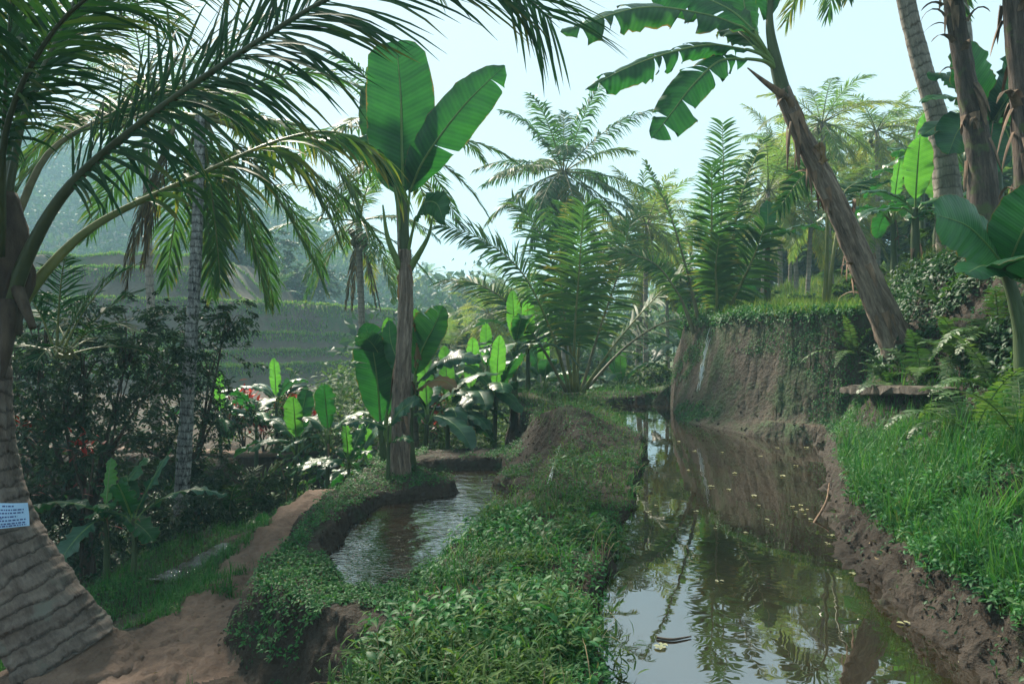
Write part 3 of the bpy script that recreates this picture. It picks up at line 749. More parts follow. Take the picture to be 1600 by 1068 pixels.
# the lower frond that sweeps right and hangs its tip
F2 = [P(8, 515, 5.15), P(70, 425, 5.3), P(155, 348, 5.6), P(300, 278, 6.1), P(440, 218, 6.6), P(530, 208, 6.9), P(600, 250, 7.1), P(625, 300, 7.15)]
fr = MB(); tube(fr, F2, [.05, .033, .022, .016, .011, .004], n=44, seg=8)
f2 = fr.part('frond', M['rachis'], pal)
V, U = leaflets(F2, [0, -.35, .95], n=46, L=.80, w=.050, start=.34, droop=1.1, vee=.1, K=4, rg=rgx, a0=18, a1=45, rbase=.62, prof=([.34, .42, .6, .85, 1], [.6, .9, 1, .9, .5]))
for k in range(len(V)):
    mb = MB(); add_blocks(mb, V[k:k + 1], U[k:k + 1]); mb.part('leaflet', M['palm'], f2)
near = [  # further fronds of the same crown
    ([P(2, 400, 5.0), P(4, 250, 4.9), P(14, 60, 4.7), P(30, -160, 4.5)], .85, 70, 'palm_near', .032, .9),
    ([P(8, 330, 5.2), P(40, 170, 5.3), P(92, 55, 5.5), P(150, -70, 5.7), P(210, -180, 5.9)], .85, 70, 'palm_near', .032, .8),
    ([P(25, 340, 5.3), P(75, 240, 5.6), P(150, 190, 6.1), P(245, 150, 6.8), P(330, 150, 7.4), P(390, 205, 7.8)], .85, 74, 'palm_near', .030, .8),
    ([P(0, 420, 5.0), P(-80, 260, 4.8), P(-190, 150, 4.6), P(-330, 140, 4.4)], .8, 60, 'palm_near', .032, .8),
    ([P(0, 440, 5.2), P(-60, 330, 5.8), P(-120, 300, 6.6), P(-200, 340, 7.4)], .7, 40, 'palm_near', .030, .8),
    ([P(6, 380, 5.2), P(20, 220, 5.6), P(60, 90, 6.2), P(130, 20, 6.8), P(215, 10, 7.4), P(290, 60, 8)], .85, 74, 'palm_near', .030, .8),
    ([P(0, 400, 5.2), P(-30, 200, 5.4), P(-20, 20, 5.8), P(40, -100, 6.2), P(140, -120, 6.7)], .9, 70, 'palm_near', .030, .8)]
near += [
    ([P(0, 420, 5.3), P(40, 180, 5.7), P(160, -20, 6.2), P(330, -110, 6.8), P(520, -110, 7.3), P(680, -20, 7.8)], .95, 90, 'palm_near', .030, .9),
    ([P(0, 400, 4.9), P(10, 200, 4.6), P(90, 40, 4.3), P(210, -40, 4.1), P(330, -30, 3.9)], .7, 50, 'palm_near', .030, .9)]
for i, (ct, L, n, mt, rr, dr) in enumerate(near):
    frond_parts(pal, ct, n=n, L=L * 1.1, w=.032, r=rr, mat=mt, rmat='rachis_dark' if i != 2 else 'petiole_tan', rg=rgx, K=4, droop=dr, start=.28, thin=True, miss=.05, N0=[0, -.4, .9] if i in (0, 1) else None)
mb = MB(); tube(mb, [P(14, 425, 5.05), P(30, 460, 5.0), P(52, 512, 4.95)], [.045, .04, .022], n=10, seg=8, rough=.2); mb.part('dead_petiole', M['wood'], pal)
mb = MB(); tube(mb, [P(12, 470, 5.0), P(12, 520, 4.95), P(4, 590, 4.9)], [.06, .045, .015], n=10, seg=8, rough=.2); mb.part('dead_petiole', M['wood'], pal)

# --- the paper notice fixed to the near palm
npz = D0 - .24
n0 = [P(-44, 783, npz + .04), P(43, 785, npz + .02), P(45, 821, npz + .02), P(-42, 826, npz + .04)]
n0 = [np.asarray(q) for q in n0]
nt_ = thing('paper_notice', 'small pale blue printed notice wrapped across the near palm trunk', 'notice', (n0[0] + n0[2]) / 2)
def notice_pt(u, v, off=0.0):
    a = n0[0] * (1 - u) + n0[1] * u; b = n0[3] * (1 - u) + n0[2] * u
    p = a * (1 - v) + b * v
    return p + np.array([0, -1.0, 0]) * (.035 * math.sin(math.pi * u) + off + .006 * math.sin(9 * u + 3 * v))
mp_, tp_, op_ = newmat('notice_paper'); pp = nd(tp_, 'ShaderNodeBsdfPrincipled'); pp.inputs['Base Color'].default_value = (.36, .55, .76, 1); pp.inputs['Roughness'].default_value = .5; tp_.links.new(pp.outputs[0], op_.inputs[0])
mi_, ti_, oi_ = newmat('notice_ink'); pi_ = nd(ti_, 'ShaderNodeBsdfPrincipled'); pi_.inputs['Base Color'].default_value = (.03, .06, .22, 1); pi_.inputs['Roughness'].default_value = .6; ti_.links.new(pi_.outputs[0], oi_.inputs[0])
mb = MB(); uu = np.linspace(0, 1, 24); vv = np.linspace(0, 1, 6)
front = np.array([[notice_pt(u, v) for v in vv] for u in uu]); backp = np.array([[notice_pt(u, v, -.003) for v in vv] for u in uu])
gf = grid_faces(24, 6); mb.add(front.reshape(-1, 3), gf); mb.add(backp.reshape(-1, 3), gf[:, ::-1])
mb.part('sheet', mp_, nt_)
mb = MB(); rt = np.random.default_rng(31)      # lines of small print, illegible at this distance
for li, (v, u0, u1) in enumerate([(.12, .60, .80), (.27, .06, .94), (.40, .06, .93), (.55, .44, .84), (.60, .30, .60), (.70, .05, .95), (.83, .04, .94), (.92, .06, .96)]):
    u = u0
    while u < u1:
        wl = rt.uniform(.018, .06)
        a = [notice_pt(u, v - .030, .0015), notice_pt(min(u + wl, u1), v - .030, .0015), notice_pt(min(u + wl, u1), v + .030, .0015), notice_pt(u, v + .030, .0015)]
        mb.add(a, [[0, 1, 2, 3]]); u += wl + .014
mb.part('print', mi_, nt_)

# --- pale mottled palm in the ravine
c = P(312, 182, 10.8); base = P(284, 850, 10.8); base[2] = min(base[2], G(base[0], base[1]))
pm = thing('coconut_palm', 'tall thin palm with pale mottled trunk rising from the dark ravine', 'palm tree', base)
trunk(pm, [base - [0, 0, .3], P(284, 780, 10.8), P(292, 640, 10.8), P(304, 440, 10.8), P(310, 300, 10.8), c], [.13, .11, .098, .09, .08, .075], 'bark_pale', n=160, seg=16, rings=60, ringamp=.05, rough=.12)
rg1 = np.random.default_rng(12)
crown(pm, c, 20, 3.3, rg1, leaf=.75, w=.045, n=46, el0=75, el1=-62, bend=1.3, K=3, r=.03, az0=.6, droop=1.0, clear_front=True)
for az, el, L in ((-1.9, .25, 3.3), (-2.2, .05, 3.4), (1.7, .2, 3.3), (1.4, -.1, 3.1), (.9, .1, 3.2)):
    frond_parts(pm, arc(c, az, el, L, 1.9), n=46, L=.75, w=.045, r=.03, rg=rg1, droop=1.2, rbase=.6)
for k, (a, L) in enumerate(((-1.5, 2.7), (-1.8, 2.4), (-1.2, 2.2))):
    frond_parts(pm, arc(c + np.array([-.35, -.1, -.2]), a, -1.15, L, .8), n=34, L=.5, w=.03, r=.025, mat='palm_dead', rmat='petiole_tan', name='dead_frond', rg=rg1, droop=2.2, a0=50, a1=70)

def palm(px, py, pyb, d, label, nf=16, L=3.2, seed=0, cc=0, dead=0, group=None, lean=0.0, rad=.10, bark='bark_hazy', n=34, mat='palm', el1=-45, bend=1.0, leaf=.62, el0=82, w=.05, K=2, droop=.7):
    rg = np.random.default_rng(seed); c = P(px, py, d); b = P(px + lean, pyb, d)
    b[2] = G(b[0], b[1]) - .1
    t = thing('coconut_palm', label, 'palm tree', b, group)
    m = (b + c) / 2 + np.array([-lean * .12 / F * d, 0, 0])
    trunk(t, [b, m, c], [rad * 1.25, rad, rad * .9], bark, n=60, seg=10, rings=40, ringamp=.05)
    crown(t, c, nf, L, rg, leaf=leaf, w=w, n=n, el1=el1, mat=mat, bend=bend, az0=seed * 1.3, el0=el0, K=K, droop=droop)
    if cc: coconuts(t, c - [0, 0, .15], cc, rg)
    for i in range(dead):
        frond_parts(t, arc(c - [0, 0, .2], rg.uniform(-2.5, 2.5), -1.25, L * .8, .5), n=26, L=.42, w=.035, r=.02, mat='palm_dead', rmat='petiole_tan', name='dead_frond', rg=rg, droop=2.5, a0=50, a1=75)
    return t
palm(560, 345, 690, 20, 'palm with dark coconuts and dead brown fronds hanging down its trunk', nf=17, L=3.0, seed=3, cc=9, dead=5, el1=-58, lean=15, rad=.095, bend=1.2, leaf=.6)
palm(622, 222, 705, 14.5, 'palm whose grey trunk and crown stand directly behind the tall central banana', nf=15, L=2.7, seed=8, lean=32, rad=.10, el1=-40, bend=1.1, n=40, leaf=.55, bark='bark_hazy')
palm(880, 268, 620, 25, 'open crowned coconut palm against the sky above the large stemless palm', nf=26, L=3.8, seed=5, cc=5, el1=-65, bend=.8, n=60, leaf=.85, lean=6, rad=.13, mat='palm', w=.065, droop=1.0)
palm(225, 120, 620, 19, 'shaded palm crown high at upper left behind the arching frond', nf=18, L=3.6, seed=13, el1=-45, lean=20)


# --- young stemless palms
def young_palm(label, base, specs, seed, mat='palm', n=58, w=.05, lf=.7, start=.25):
    rg = np.random.default_rng(seed)
    t = thing('young_palm', label, 'palm', base)
    for i, (ct, Nv, L) in enumerate(specs):
        frond_parts(t, ct, n=n, L=L * lf, w=w, r=.05, rmat='petiole_tan' if i % 3 == 2 else 'rachis', mat=mat, rg=rg, K=4, droop=.55, start=start, vee=.12, N0=Nv, a0=14, a1=46, rbase=rg.uniform(.25, .6), prof=([start, start + .15, .5, .8, 1], [.5, .85, 1, .85, .5]))
    return t
dD = 16.5
bD = P(900, 612, dD); bD[2] = G(bD[0], bD[1])
pd = lambda *a: [P(x, y, d) for x, y, d in a]
camN = [0, -1, .15]
young_palm('large stemless palm fanning up from the pond far rim', bD, [
    (pd((897, 612, 16.5), (898, 520, 16.3), (905, 420, 16.1), (912, 320, 15.9)), camN, 1.35),
    (pd((890, 612, 16.5), (862, 520, 16.4), (815, 425, 16.2), (750, 372, 16), (690, 352, 15.8)), [.3, -.35, .9], 1.5),
    (pd((885, 612, 16.6), (845, 540, 16.9), (790, 470, 17.2), (735, 440, 17.5), (690, 440, 17.7)), [.3, -.4, .8], 1.3),
    (pd((895, 612, 16.7), (880, 520, 17.1), (865, 420, 17.5), (830, 340, 17.9), (800, 312, 18.1)), [.4, -.8, .3], 1.4),
    (pd((910, 612, 16.4), (960, 540, 16), (1020, 470, 15.6), (1075, 418, 15.2), (1120, 392, 15)), [-.5, -.2, .8], 1.3),
    (pd((908, 612, 16.7), (935, 520, 17.1), (965, 430, 17.5), (985, 350, 17.9)), [-.3, -.9, .2], 1.3),
    (pd((900, 612, 16.9), (910, 500, 17.4), (940, 400, 17.9), (1000, 330, 18.4)), [-.4, -.7, .5], 1.3),
    (pd((905, 612, 16.6), (880, 480, 16.9), (875, 380, 17.2), (885, 322, 17.4)), camN, 1.3),
    (pd((912, 612, 17), (980, 540, 17.6), (1050, 500, 18), (1110, 510, 18.4), (1150, 560, 18.6)), [-.2, -.3, .9], 1.2),
    ], 21, n=76, w=.055)
dE = 14.5
bE = P(1108, 508, dE); bE[2] = G(bE[0], bE[1])
young_palm('upright young palm with broad dark fronds at the end of the earth wall', bE, [
    (pd((1104, 520, 14.4), (1108, 440, 14.3), (1112, 350, 14.2), (1112, 258, 14.1)), camN, 1.15),
    (pd((1112, 515, 14.8), (1122, 400, 15), (1130, 290, 15.2), (1129, 192, 15.3)), camN, 1.2),
    (pd((1095, 515, 14.7), (1075, 430, 14.9), (1045, 330, 15.1), (1008, 252, 15.3)), [.6, -.6, .5], .55),
    (pd((1120, 515, 14.8), (1140, 400, 15), (1160, 300, 15.2), (1192, 220, 15.4)), [-.6, -.6, .4], .8),
    (pd((1125, 515, 14.3), (1152, 455, 14.1), (1178, 400, 13.9), (1196, 352, 13.7)), [-.3, -.9, .3], 1.25),
    (pd((1085, 520, 14.6), (1060, 460, 14.8), (1020, 410, 15), (960, 392, 15.2)), [.2, -.5, .8], 1.1),
    (pd((1112, 515, 14.1), (1120, 470, 14), (1118, 420, 13.9), (1124, 370, 13.8)), camN, 1.0),
    ], 22, mat='palm', n=52, w=.055, lf=.56)
bH = P(1285, 478, 13); bH[2] = G(bH[0], bH[1])
young_palm('single short palm frond showing left of the leaning banana trunk', bH, [
    (pd((1288, 480, 13), (1292, 400, 12.9), (1290, 300, 12.7), (1262, 270, 12.5), (1216, 326, 12.3)), [.4, -.8, .45], .75),
    (pd((1292, 480, 13), (1305, 380, 13.2), (1320, 300, 13.6), (1360, 280, 14)), [-.4, -.6, .6], .7)], 23, mat='palm_near', n=34, w=.055, start=.62)

# --- palms beyond the earth wall, in the hazy light on the right
RP = [(1290, 190, 468, 24, 20), (1368, 205, 460, 27, 5), (1205, 235, 470, 30, 30), (1175, 300, 480, 22, 28), (1240, 270, 462, 26, 12), (1325, 262, 455, 33, 40),
      (1010, 350, 600, 25, 0), (985, 380, 600, 30, 12), (1040, 390, 600, 33, 8), (1070, 360, 600, 36, 14), (1150, 350, 520, 28, 25), (1260, 330, 468, 22, -10), (1420, 300, 440, 30, 18), (1330, 330, 452, 25, 8), (1480, 220, 430, 26, 10), (1560, 250, 420, 24, -12),
      (1225, 330, 465, 31, 12), (1395, 215, 450, 34, 6), (1275, 245, 465, 42, 5), (1355, 280, 455, 29, 14),
      (760, 490, 620, 30, -5), (720, 520, 630, 33, 6), (800, 470, 620, 34, 10), (850, 500, 620, 28, -8), (690, 545, 640, 30, 5)]
right = ['first', 'second', 'third', 'fourth', 'fifth', 'sixth', 'seventh', 'eighth', 'ninth', 'tenth', 'eleventh', 'twelfth', 'thirteenth', 'fourteenth', 'fifteenth', 'sixteenth', 'seventeenth', 'eighteenth', 'nineteenth', 'twentieth', 'twenty-first', 'twenty-second', 'twenty-third', 'twenty-fourth']
protos = []
for k in range(4):
    rg = np.random.default_rng(60 + k)
    t = thing('coconut_palm', 'x', 'palm tree', (0, 0, 0), 'hazy palms behind the ponds')
    tube_c = [np.array([0, 0, -1.0]), np.array([.12 * (k - 1.5), 0, 3.2]), np.array([.25 * (k - 1.5), .1, 7.2])]
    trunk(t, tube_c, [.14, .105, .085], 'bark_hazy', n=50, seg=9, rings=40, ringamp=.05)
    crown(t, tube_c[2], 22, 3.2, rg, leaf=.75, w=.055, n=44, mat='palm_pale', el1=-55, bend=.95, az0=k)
    coconuts(t, tube_c[2] - [0, 0, .15], 4, rg)
    protos.append(t)
used = set(); ordr = sorted(range(20), key=lambda i: RP[i][0]); lo = sorted(range(20, 25), key=lambda i: RP[i][0])
for i, (px, py, pyb, d, ln) in enumerate(RP):
    k = i % 4; c = P(px, py, d); bx = c[0] + ln / F * d * .5
    gz_ = G(bx, d); hgt = max(2.2, c[2] - gz_); s = hgt / 7.2
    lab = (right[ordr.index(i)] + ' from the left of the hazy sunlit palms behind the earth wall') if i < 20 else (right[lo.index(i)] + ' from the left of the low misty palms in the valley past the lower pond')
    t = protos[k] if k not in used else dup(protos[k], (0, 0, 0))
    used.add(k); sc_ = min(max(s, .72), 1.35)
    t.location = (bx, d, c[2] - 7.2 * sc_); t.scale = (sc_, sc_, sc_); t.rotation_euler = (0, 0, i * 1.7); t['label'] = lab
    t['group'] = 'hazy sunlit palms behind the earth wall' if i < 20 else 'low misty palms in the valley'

# --- tall trunks at the upper right
def tall_trunk(label, pts, rad, bark, name='coconut_palm', cat='palm tree', **kw):
    b = np.array(pts[0]); t = thing(name, label, cat, b)
    trunk(t, pts, rad, bark, **kw); return t
p = [P(1492, 330, 11), P(1470, 210, 11), P(1440, 100, 11), P(1414, -10, 11), P(1395, -140, 11), P(1380, -260, 11)]
p[0][2] = G(p[0][0], p[0][1]) - .2
t = tall_trunk('tall leaning palm with a pale ringed trunk running out of the top of the view', p, [.24, .18, .142, .128, .12, .115], 'bark_hazy', n=150, seg=18, rings=80, ringamp=.05, rough=.06)
crown(t, p[-1], 14, 3.6, np.random.default_rng(71), leaf=.8, w=.05, n=44, el1=-65, az0=2.1, K=3)
frond_parts(t, [P(1380, -250, 11), P(1350, -210, 10.8), P(1330, -110, 10.6), P(1326, -5, 10.5)], n=44, L=.6, w=.045, rg=np.random.default_rng(4), droop=1.2)
p = [P(1530, 300, 15), P(1515, 120, 15), P(1505, 0, 15), P(1498, -140, 15), P(1495, -330, 15)]; p[0][2] = G(p[0][0], p[0][1]) - .2
t = tall_trunk('thin pale palm trunk just behind the shaggy upright banana stem', p, [.16, .12, .11, .10, .095], 'bark_hazy', n=100, seg=14, rings=60)
crown(t, p[-1], 14, 3.4, np.random.default_rng(72), leaf=.8, w=.05, n=40, el1=-45)

# ------------------------------------------------------------------ bananas
def sheaths(root, pts, rad, k, seed, L=.45, mat='sheath', lo=.05, hi=.95, wide=.07):
    """strips of dried leaf sheath peeling off the stem"""
    rg = np.random.default_rng(seed); c = curve(pts, 60); T, N, S = frames(c)
    rr = np.interp(np.linspace(0, 1, 60), np.linspace(0, 1, len(rad)), rad)
    for i in range(k):
        j = int(rg.uniform(lo, hi) * 59); a = rg.uniform(0, 6.28)
        o = N[j] * math.cos(a) + S[j] * math.sin(a); ll = L * rg.uniform(.5, 1.3); w = wide * rg.uniform(.5, 1.3)
        p0 = c[j] + o * rr[j] * .97; out = rg.uniform(.15, .7); m = 7; V = np.zeros((m, 3, 3))
        sd_ = np.cross(T[j], o); sgn = -1 if rg.random() < .75 else 1; tw = rg.normal(0, .8)
        pos = p0.copy(); d = T[j] * sgn * .9 + o * out
        for q in range(m):
            f = q / (m - 1)
            if q: dd = nrm(d + np.array([0, 0, -1.6]) * f); pos = pos + dd * ll / (m - 1)
            wv = w * (1 - f) ** .6 * .5 + .003; s2 = sd_ * math.cos(tw * f) + o * math.sin(tw * f)
            V[q, 0] = pos - s2 * wv; V[q, 1] = pos + o * wv * .6; V[q, 2] = pos + s2 * wv
        U = np.zeros((m, 3, 3)); mb = MB(); mb.add(V.reshape(-1, 3), grid_faces(m, 3), U.reshape(-1, 3)); mb.part('dry_sheath', M[mat], root)

def stem(root, pts, rad, mat, n=70, seg=18, rough=.10, seed=0, name='pseudostem'):
    mb = MB(); tube(mb, pts, rad, n=n, seg=seg, rough=rough, seed=seed); return mb.part(name, M[mat], root)

def bleaf(root, ctrl, N0, W2, mat='banana', seed=0, tears=(0, 0), petiole=None, pr=.022, label=None, **kw):
    mb, mr = blade(ctrl, N0, W2, seed=seed, tears=tears, **kw)
    lf = mb.part('leaf', M[mat], root); mr.part('midrib', M['midrib'], lf)
    if petiole is not None:
        pb = MB(); tube(pb, list(petiole) + [np.array(ctrl[0]), np.array(ctrl[0]) * .9 + np.array(ctrl[1]) * .1], [pr * 1.5, pr, pr * .8], n=14, seg=7); pb.part('petiole', M['midrib'], root)
    if label: lf['label'] = label
    return lf

# central tall banana
dA = 9.9; bA = P(624, 748, dA); bA[2] = G(bA[0], bA[1])
bn = thing('banana_plant', 'tall central banana with one huge upright leaf, rising from the lower pond dyke', 'banana plant', bA)
sp = [bA - [0, 0, .15], P(624, 690, dA), P(629, 580, dA), P(634, 470, dA), P(633, 390, dA)]
stem(bn, sp, [.18, .138, .12, .105, .088], 'bark_banana', n=90, seed=3, rough=.16)
stem(bn, [P(633, 410, dA), P(631, 350, dA), P(629, 292, dA)], [.085, .07, .045], 'stem_green', n=30, seed=5)
for a, b, c_ in (((640, 420), (668, 372), (676, 338)), ((626, 420), (606, 372), (598, 320))):
    mb = MB(); tube(mb, [P(*a, dA), P(*b, dA - .1), P(*c_, dA - .15)], [.06, .035, .012], n=14, seg=8); mb.part('petiole', M['midrib'], bn)
sheaths(bn, sp, [.18, .138, .12, .105, .088], 16, 8, L=.5, wide=.06)
c0 = P(630, 305, dA)
bleaf(bn, pd((630, 300, dA), (628, 230, dA - .1), (626, 150, dA - .15), (619, 66, dA - .1)), [.05, -1, .1], .50, 'banana', 31, vee=.20, curl=.12, petiole=[P(632, 380, dA)], wave=.014, wfun=([0, .05, .14, .3, .6, .85, .95, 1], [.10, .55, .85, .98, .98, .82, .55, .15]))
bleaf(bn, pd((640, 300, dA), (665, 245, dA - .2), (722, 168, dA - .3), (788, 102, dA - .2)), [.15, -1, .25], .36, 'banana', 32, tears=(1, 2), vee=.15, curl=.25, petiole=[P(634, 380, dA)], tear_open=.8)
bleaf(bn, pd((618, 300, dA + .3), (598, 240, dA + .5), (584, 180, dA + .6), (573, 128, dA + .6)), [-.3, -.9, .2], .34, 'banana_worn', 33, tears=(2, 1), vee=.1, petiole=[P(630, 380, dA + .1)], uneven=.2)
bleaf(bn, pd((616, 292, dA - .1), (588, 248, dA - .4), (540, 218, dA - .7), (478, 226, dA - .9)), [-.2, -.35, .9], .27, 'banana_blue', 34, tears=(1, 1), vee=.3, curl=.7, petiole=[P(630, 380, dA)])
bleaf(bn, pd((648, 345, dA - .2), (662, 318, dA - .5), (682, 318, dA - .9), (694, 348, dA - 1.1)), [.1, -.75, .6], .2, 'banana', 35, tears=(0, 1), vee=.1, curl=.7, petiole=[P(636, 400, dA)])

def banana(label, base, h, leaves, seed=0, mat='banana', stemmat='stem_green', r0=.07, r1=.035, lean=(0, 0), group=None, sh=4, bow=.9):
    """leaves: (azimuth deg, elevation deg, length, half width, material or None)"""
    rg = np.random.default_rng(seed); base = np.array(base, float)
    t = thing('banana_plant', label, 'banana plant', base, group)
    top = base + np.array([lean[0], lean[1], h])
    stem(t, [base - [0, 0, .12], base + (top - base) * .5 + [rg.normal(0, .02), 0, 0], top], [r0, (r0 + r1) * .52, r1], stemmat, n=30, seg=12, seed=seed)
    for k, (az, el, L, W2, mt) in enumerate(leaves):
        a = R(az); pet = L * .16
        d = np.array([math.sin(a) * math.cos(R(el)), math.cos(a) * math.cos(R(el)), math.sin(R(el))])
        p0 = top + d * pet - [0, 0, .02]
        ct = arc(p0, a, R(el), L, bow * rg.uniform(.7, 1.2) * (1.3 if el < 60 else .5), n=5)
        side = np.array([math.cos(a), -math.sin(a), 0.0]); N0 = np.cross(side, d); N0 = N0 if N0[2] > 0 or el > 70 else -N0
        if el > 70: N0 = np.array([-math.sin(a) * 1.0, -math.cos(a) * 1.0, .3])
        bleaf(t, ct, N0, W2, mt or mat, seed * 11 + k, tears=(int(rg.integers(0, 3)), int(rg.integers(0, 3))), petiole=[top - [0, 0, h * .12]], pr=r1 * .45, vee=.28, curl=.5, rows=26, cols=4)
    if sh: sheaths(t, [base, top], [r0, r1], sh, seed + 5, L=h * .25, wide=r0 * .8)
    return t

def auto_leaves(seed, n, L, W, el=(15, 70), spear=True, mats=('banana', 'banana_blue', 'banana_worn')):
    rg = np.random.default_rng(seed); out = []
    for k in range(n):
        out.append((k * 137.5 + rg.uniform(-20, 20) + seed * 40, rg.uniform(*el), L * rg.uniform(.7, 1.1), W * rg.uniform(.8, 1.1), mats[k % len(mats)]))
    if spear: out.append((rg.uniform(160, 200), 82, L * .8, W * .7, 'banana_lt'))
    return out

def bat(px, py, d0=2.5): return hit(px, py, d0)
# suckers round the central banana
q = P(646, 740, 10.3); q[2] = G(q[0], q[1])
s1 = thing('banana_plant', 'banana sucker with one large eaten edged leaf right of the tall central banana', 'banana plant', q)
stem(s1, [q - [0, 0, .1], P(640, 680, 10.3), P(645, 600, 10.3)], [.07, .055, .035], 'stem_green', n=24, seg=10)
bleaf(s1, pd((648, 585, 10.3), (660, 545, 10.2), (678, 510, 10.15), (692, 478, 10.15)), [-.1, -1, .2], .33, 'banana_worn', 41, tears=(3, 0), vee=.2, curl=.2, petiole=[P(645, 630, 10.3)], uneven=.35, label='leaf with a brown nibbled left edge')
bleaf(s1, pd((650, 600, 10.3), (680, 570, 10.1), (715, 555, 9.9), (752, 562, 9.8)), [0, -.4, .9], .2, 'banana_blue', 42, tears=(1, 1), curl=.6, petiole=[P(645, 640, 10.3)])
bleaf(s1, pd((650, 610, 10.2), (672, 596, 9.9), (692, 594, 9.7), (712, 606, 9.5)), [0, -.6, .8], .15, 'banana_dry', 43, curl=.7)
bleaf(s1, pd((640, 600, 10.4), (620, 560, 10.6), (610, 530, 10.7), (608, 500, 10.8)), [0, -1, .1], .17, 'banana', 44, petiole=[P(644, 640, 10.3)])
q = P(600, 735, 11); q[2] = G(q[0], q[1])
s2 = thing('banana_plant', 'banana sucker with a broad dark ribbed leaf left of the tall central banana', 'banana plant', q)
stem(s2, [q - [0, 0, .1], P(598, 700, 11), P(594, 660, 11)], [.07, .055, .04], 'stem_green', n=24, seg=10)
bleaf(s2, pd((594, 660, 11), (590, 600, 10.9), (582, 545, 10.8), (570, 505, 10.8)), [.2, -1, .1], .34, 'banana', 45, tears=(3, 2), vee=.1, curl=.2, petiole=[P(596, 700, 11)])
bleaf(s2, pd((606, 625, 11), (598, 570, 10.9), (580, 535, 10.7), (555, 525, 10.4)), [-.1, -.6, .8], .2, 'banana_blue', 46, tears=(0, 1), curl=.5, petiole=[P(598, 690, 11)])
bleaf(s2, pd((612, 600, 11.2), (612, 560, 11.3), (608, 525, 11.4), (606, 496, 11.4)), [0, -1, 0], .16, 'banana_lt', 47, petiole=[P(600, 690, 11)])
q = P(606, 752, 9.5); q[2] = G(q[0], q[1])
s3 = thing('banana_plant', 'small sucker with two bluish leaves in front of the tall central banana', 'banana plant', q)
stem(s3, [q - [0, 0, .1], P(607, 700, 9.5), P(608, 664, 9.45)], [.035, .026, .02], 'stem_green', n=16, seg=8)
bleaf(s3, pd((610, 664, 9.45), (622, 645, 9.3), (638, 632, 9.1), (655, 622, 9)), [-.2, -.7, .7], .13, 'banana_blue', 48, tears=(0, 1), curl=.4, petiole=[P(608, 690, 9.5)])
bleaf(s3, pd((604, 668, 9.5), (588, 662, 9.4), (565, 656, 9.3), (534, 662, 9.2)), [.1, -.5, .85], .11, 'banana_blue', 49, tears=(1, 1), curl=.5, petiole=[P(608, 690, 9.5)])
bleaf(s3, pd((612, 690, 9.4), (624, 684, 9.2), (634, 684, 9), (646, 690, 8.9)), [0, -.7, .7], .06, 'banana', 50, curl=.4)

# young bananas in the ravine and along the dyke
T_ = [('young banana with a pale upright leaf beside the garden shelf bank', P(463, 792, 12.2), 1.15, [(-80, 12, 1.15, .17, 'banana_blue'), (80, 40, .8, .16, 'banana_blue'), (185, 82, .75, .2, 'banana_lt'), (-130, 25, .8, .16, 'banana'), (10, 70, .9, .2, 'banana'), (50, 55, .9, .2, 'banana_blue'), (-60, 50, .8, .2, 'banana')], .055),
      ('dark leaved young banana with drooping bluish lower leaves left of the dyke', P(513, 770, 11.6), 1.0, [(-100, 0, .8, .11, 'banana_blue'), (-110, -18, .75, .11, 'banana_blue'), (120, 15, .7, .2, 'banana'), (60, 45, .8, .2, 'banana'), (180, 75, .8, .2, 'banana'), (-50, 40, .8, .2, 'banana_worn'), (-95, -35, .7, .10, 'banana_blue')], .055),
      ('young banana at the left with a long leaf pointing at the paper notice', P(165, 905, 7.9), .78, [(-88, 22, 1.0, .21, 'banana_blue'), (60, 60, .65, .22, 'banana'), (10, 84, .55, .1, 'banana_lt'), (95, -5, .6, .19, 'banana'), (-150, -25, .6, .2, 'banana_blue'), (150, 40, .5, .13, 'banana')], .042),
      ('young banana with narrow upright leaves right beside the left ravine edge', P(207, 893, 7.8), .62, [(45, 65, .75, .10, 'banana_blue'), (75, 40, .95, .09, 'banana_blue'), (200, 70, .42, .17, 'banana'), (-40, 60, .5, .12, 'banana'), (-90, 25, .5, .12, 'banana')], .036),
      ('tiny banana shoot of three bluish leaves low on the ravine floor', P(415, 815, 10.5), .18, [(70, 55, .45, .12, 'banana_blue'), (-60, 45, .42, .14, 'banana'), (180, 75, .4, .13, 'banana'), (-95, 5, .45, .1, 'banana_blue')], .03),
      ('small leafy banana directly left of the central banana foot', P(545, 770, 11.0), .5, auto_leaves(81, 6, .7, .14), .045)]
for i, (lab, b, h, lv, r0) in enumerate(T_):
    g0 = G(b[0], b[1]); h = h + max(0, b[2] - g0) * (i != 4); b = np.array([b[0], b[1], g0])
    banana(lab, b, h, lv, seed=100 + i, r0=r0, r1=r0 * .5, sh=3)
# the clump of bananas past the lower pond
CL = [(700, 715, 14, 1.0, 'banana with glossy arching leaves at the left of the clump past the lower pond'),
      (735, 712, 15, 1.3, 'banana with wide grey green leaves in the middle of the clump past the lower pond'),
      (775, 700, 14.5, 1.1, 'banana with broad bent leaves at the right of the clump past the lower pond'),
      (805, 690, 16, 1.6, 'banana leaning out over the bare soil face of the berm'),
      (825, 640, 17, 1.5, 'banana with a bright upright young leaf left of the large stemless palm'),
      (668, 712, 13.2, .8, 'low banana beside the grey palm trunk behind the central banana'),
      (850, 625, 19, 1.1, 'dark banana tucked against the foot of the large stemless palm'),
      (760, 650, 19, 1.4, 'distant banana above the clump past the lower pond'),
      (650, 640, 17, 1.2, 'banana showing between the central banana and its right hand sucker'),
      (1100, 600, 19, 2.0, 'tall banana standing behind the thin waterfall'),
      (1065, 610, 20, 1.3, 'banana in the shade behind the far pond rim'),
      (970, 615, 21, .8, 'low banana with bluish leaves right of the large stemless palm')]
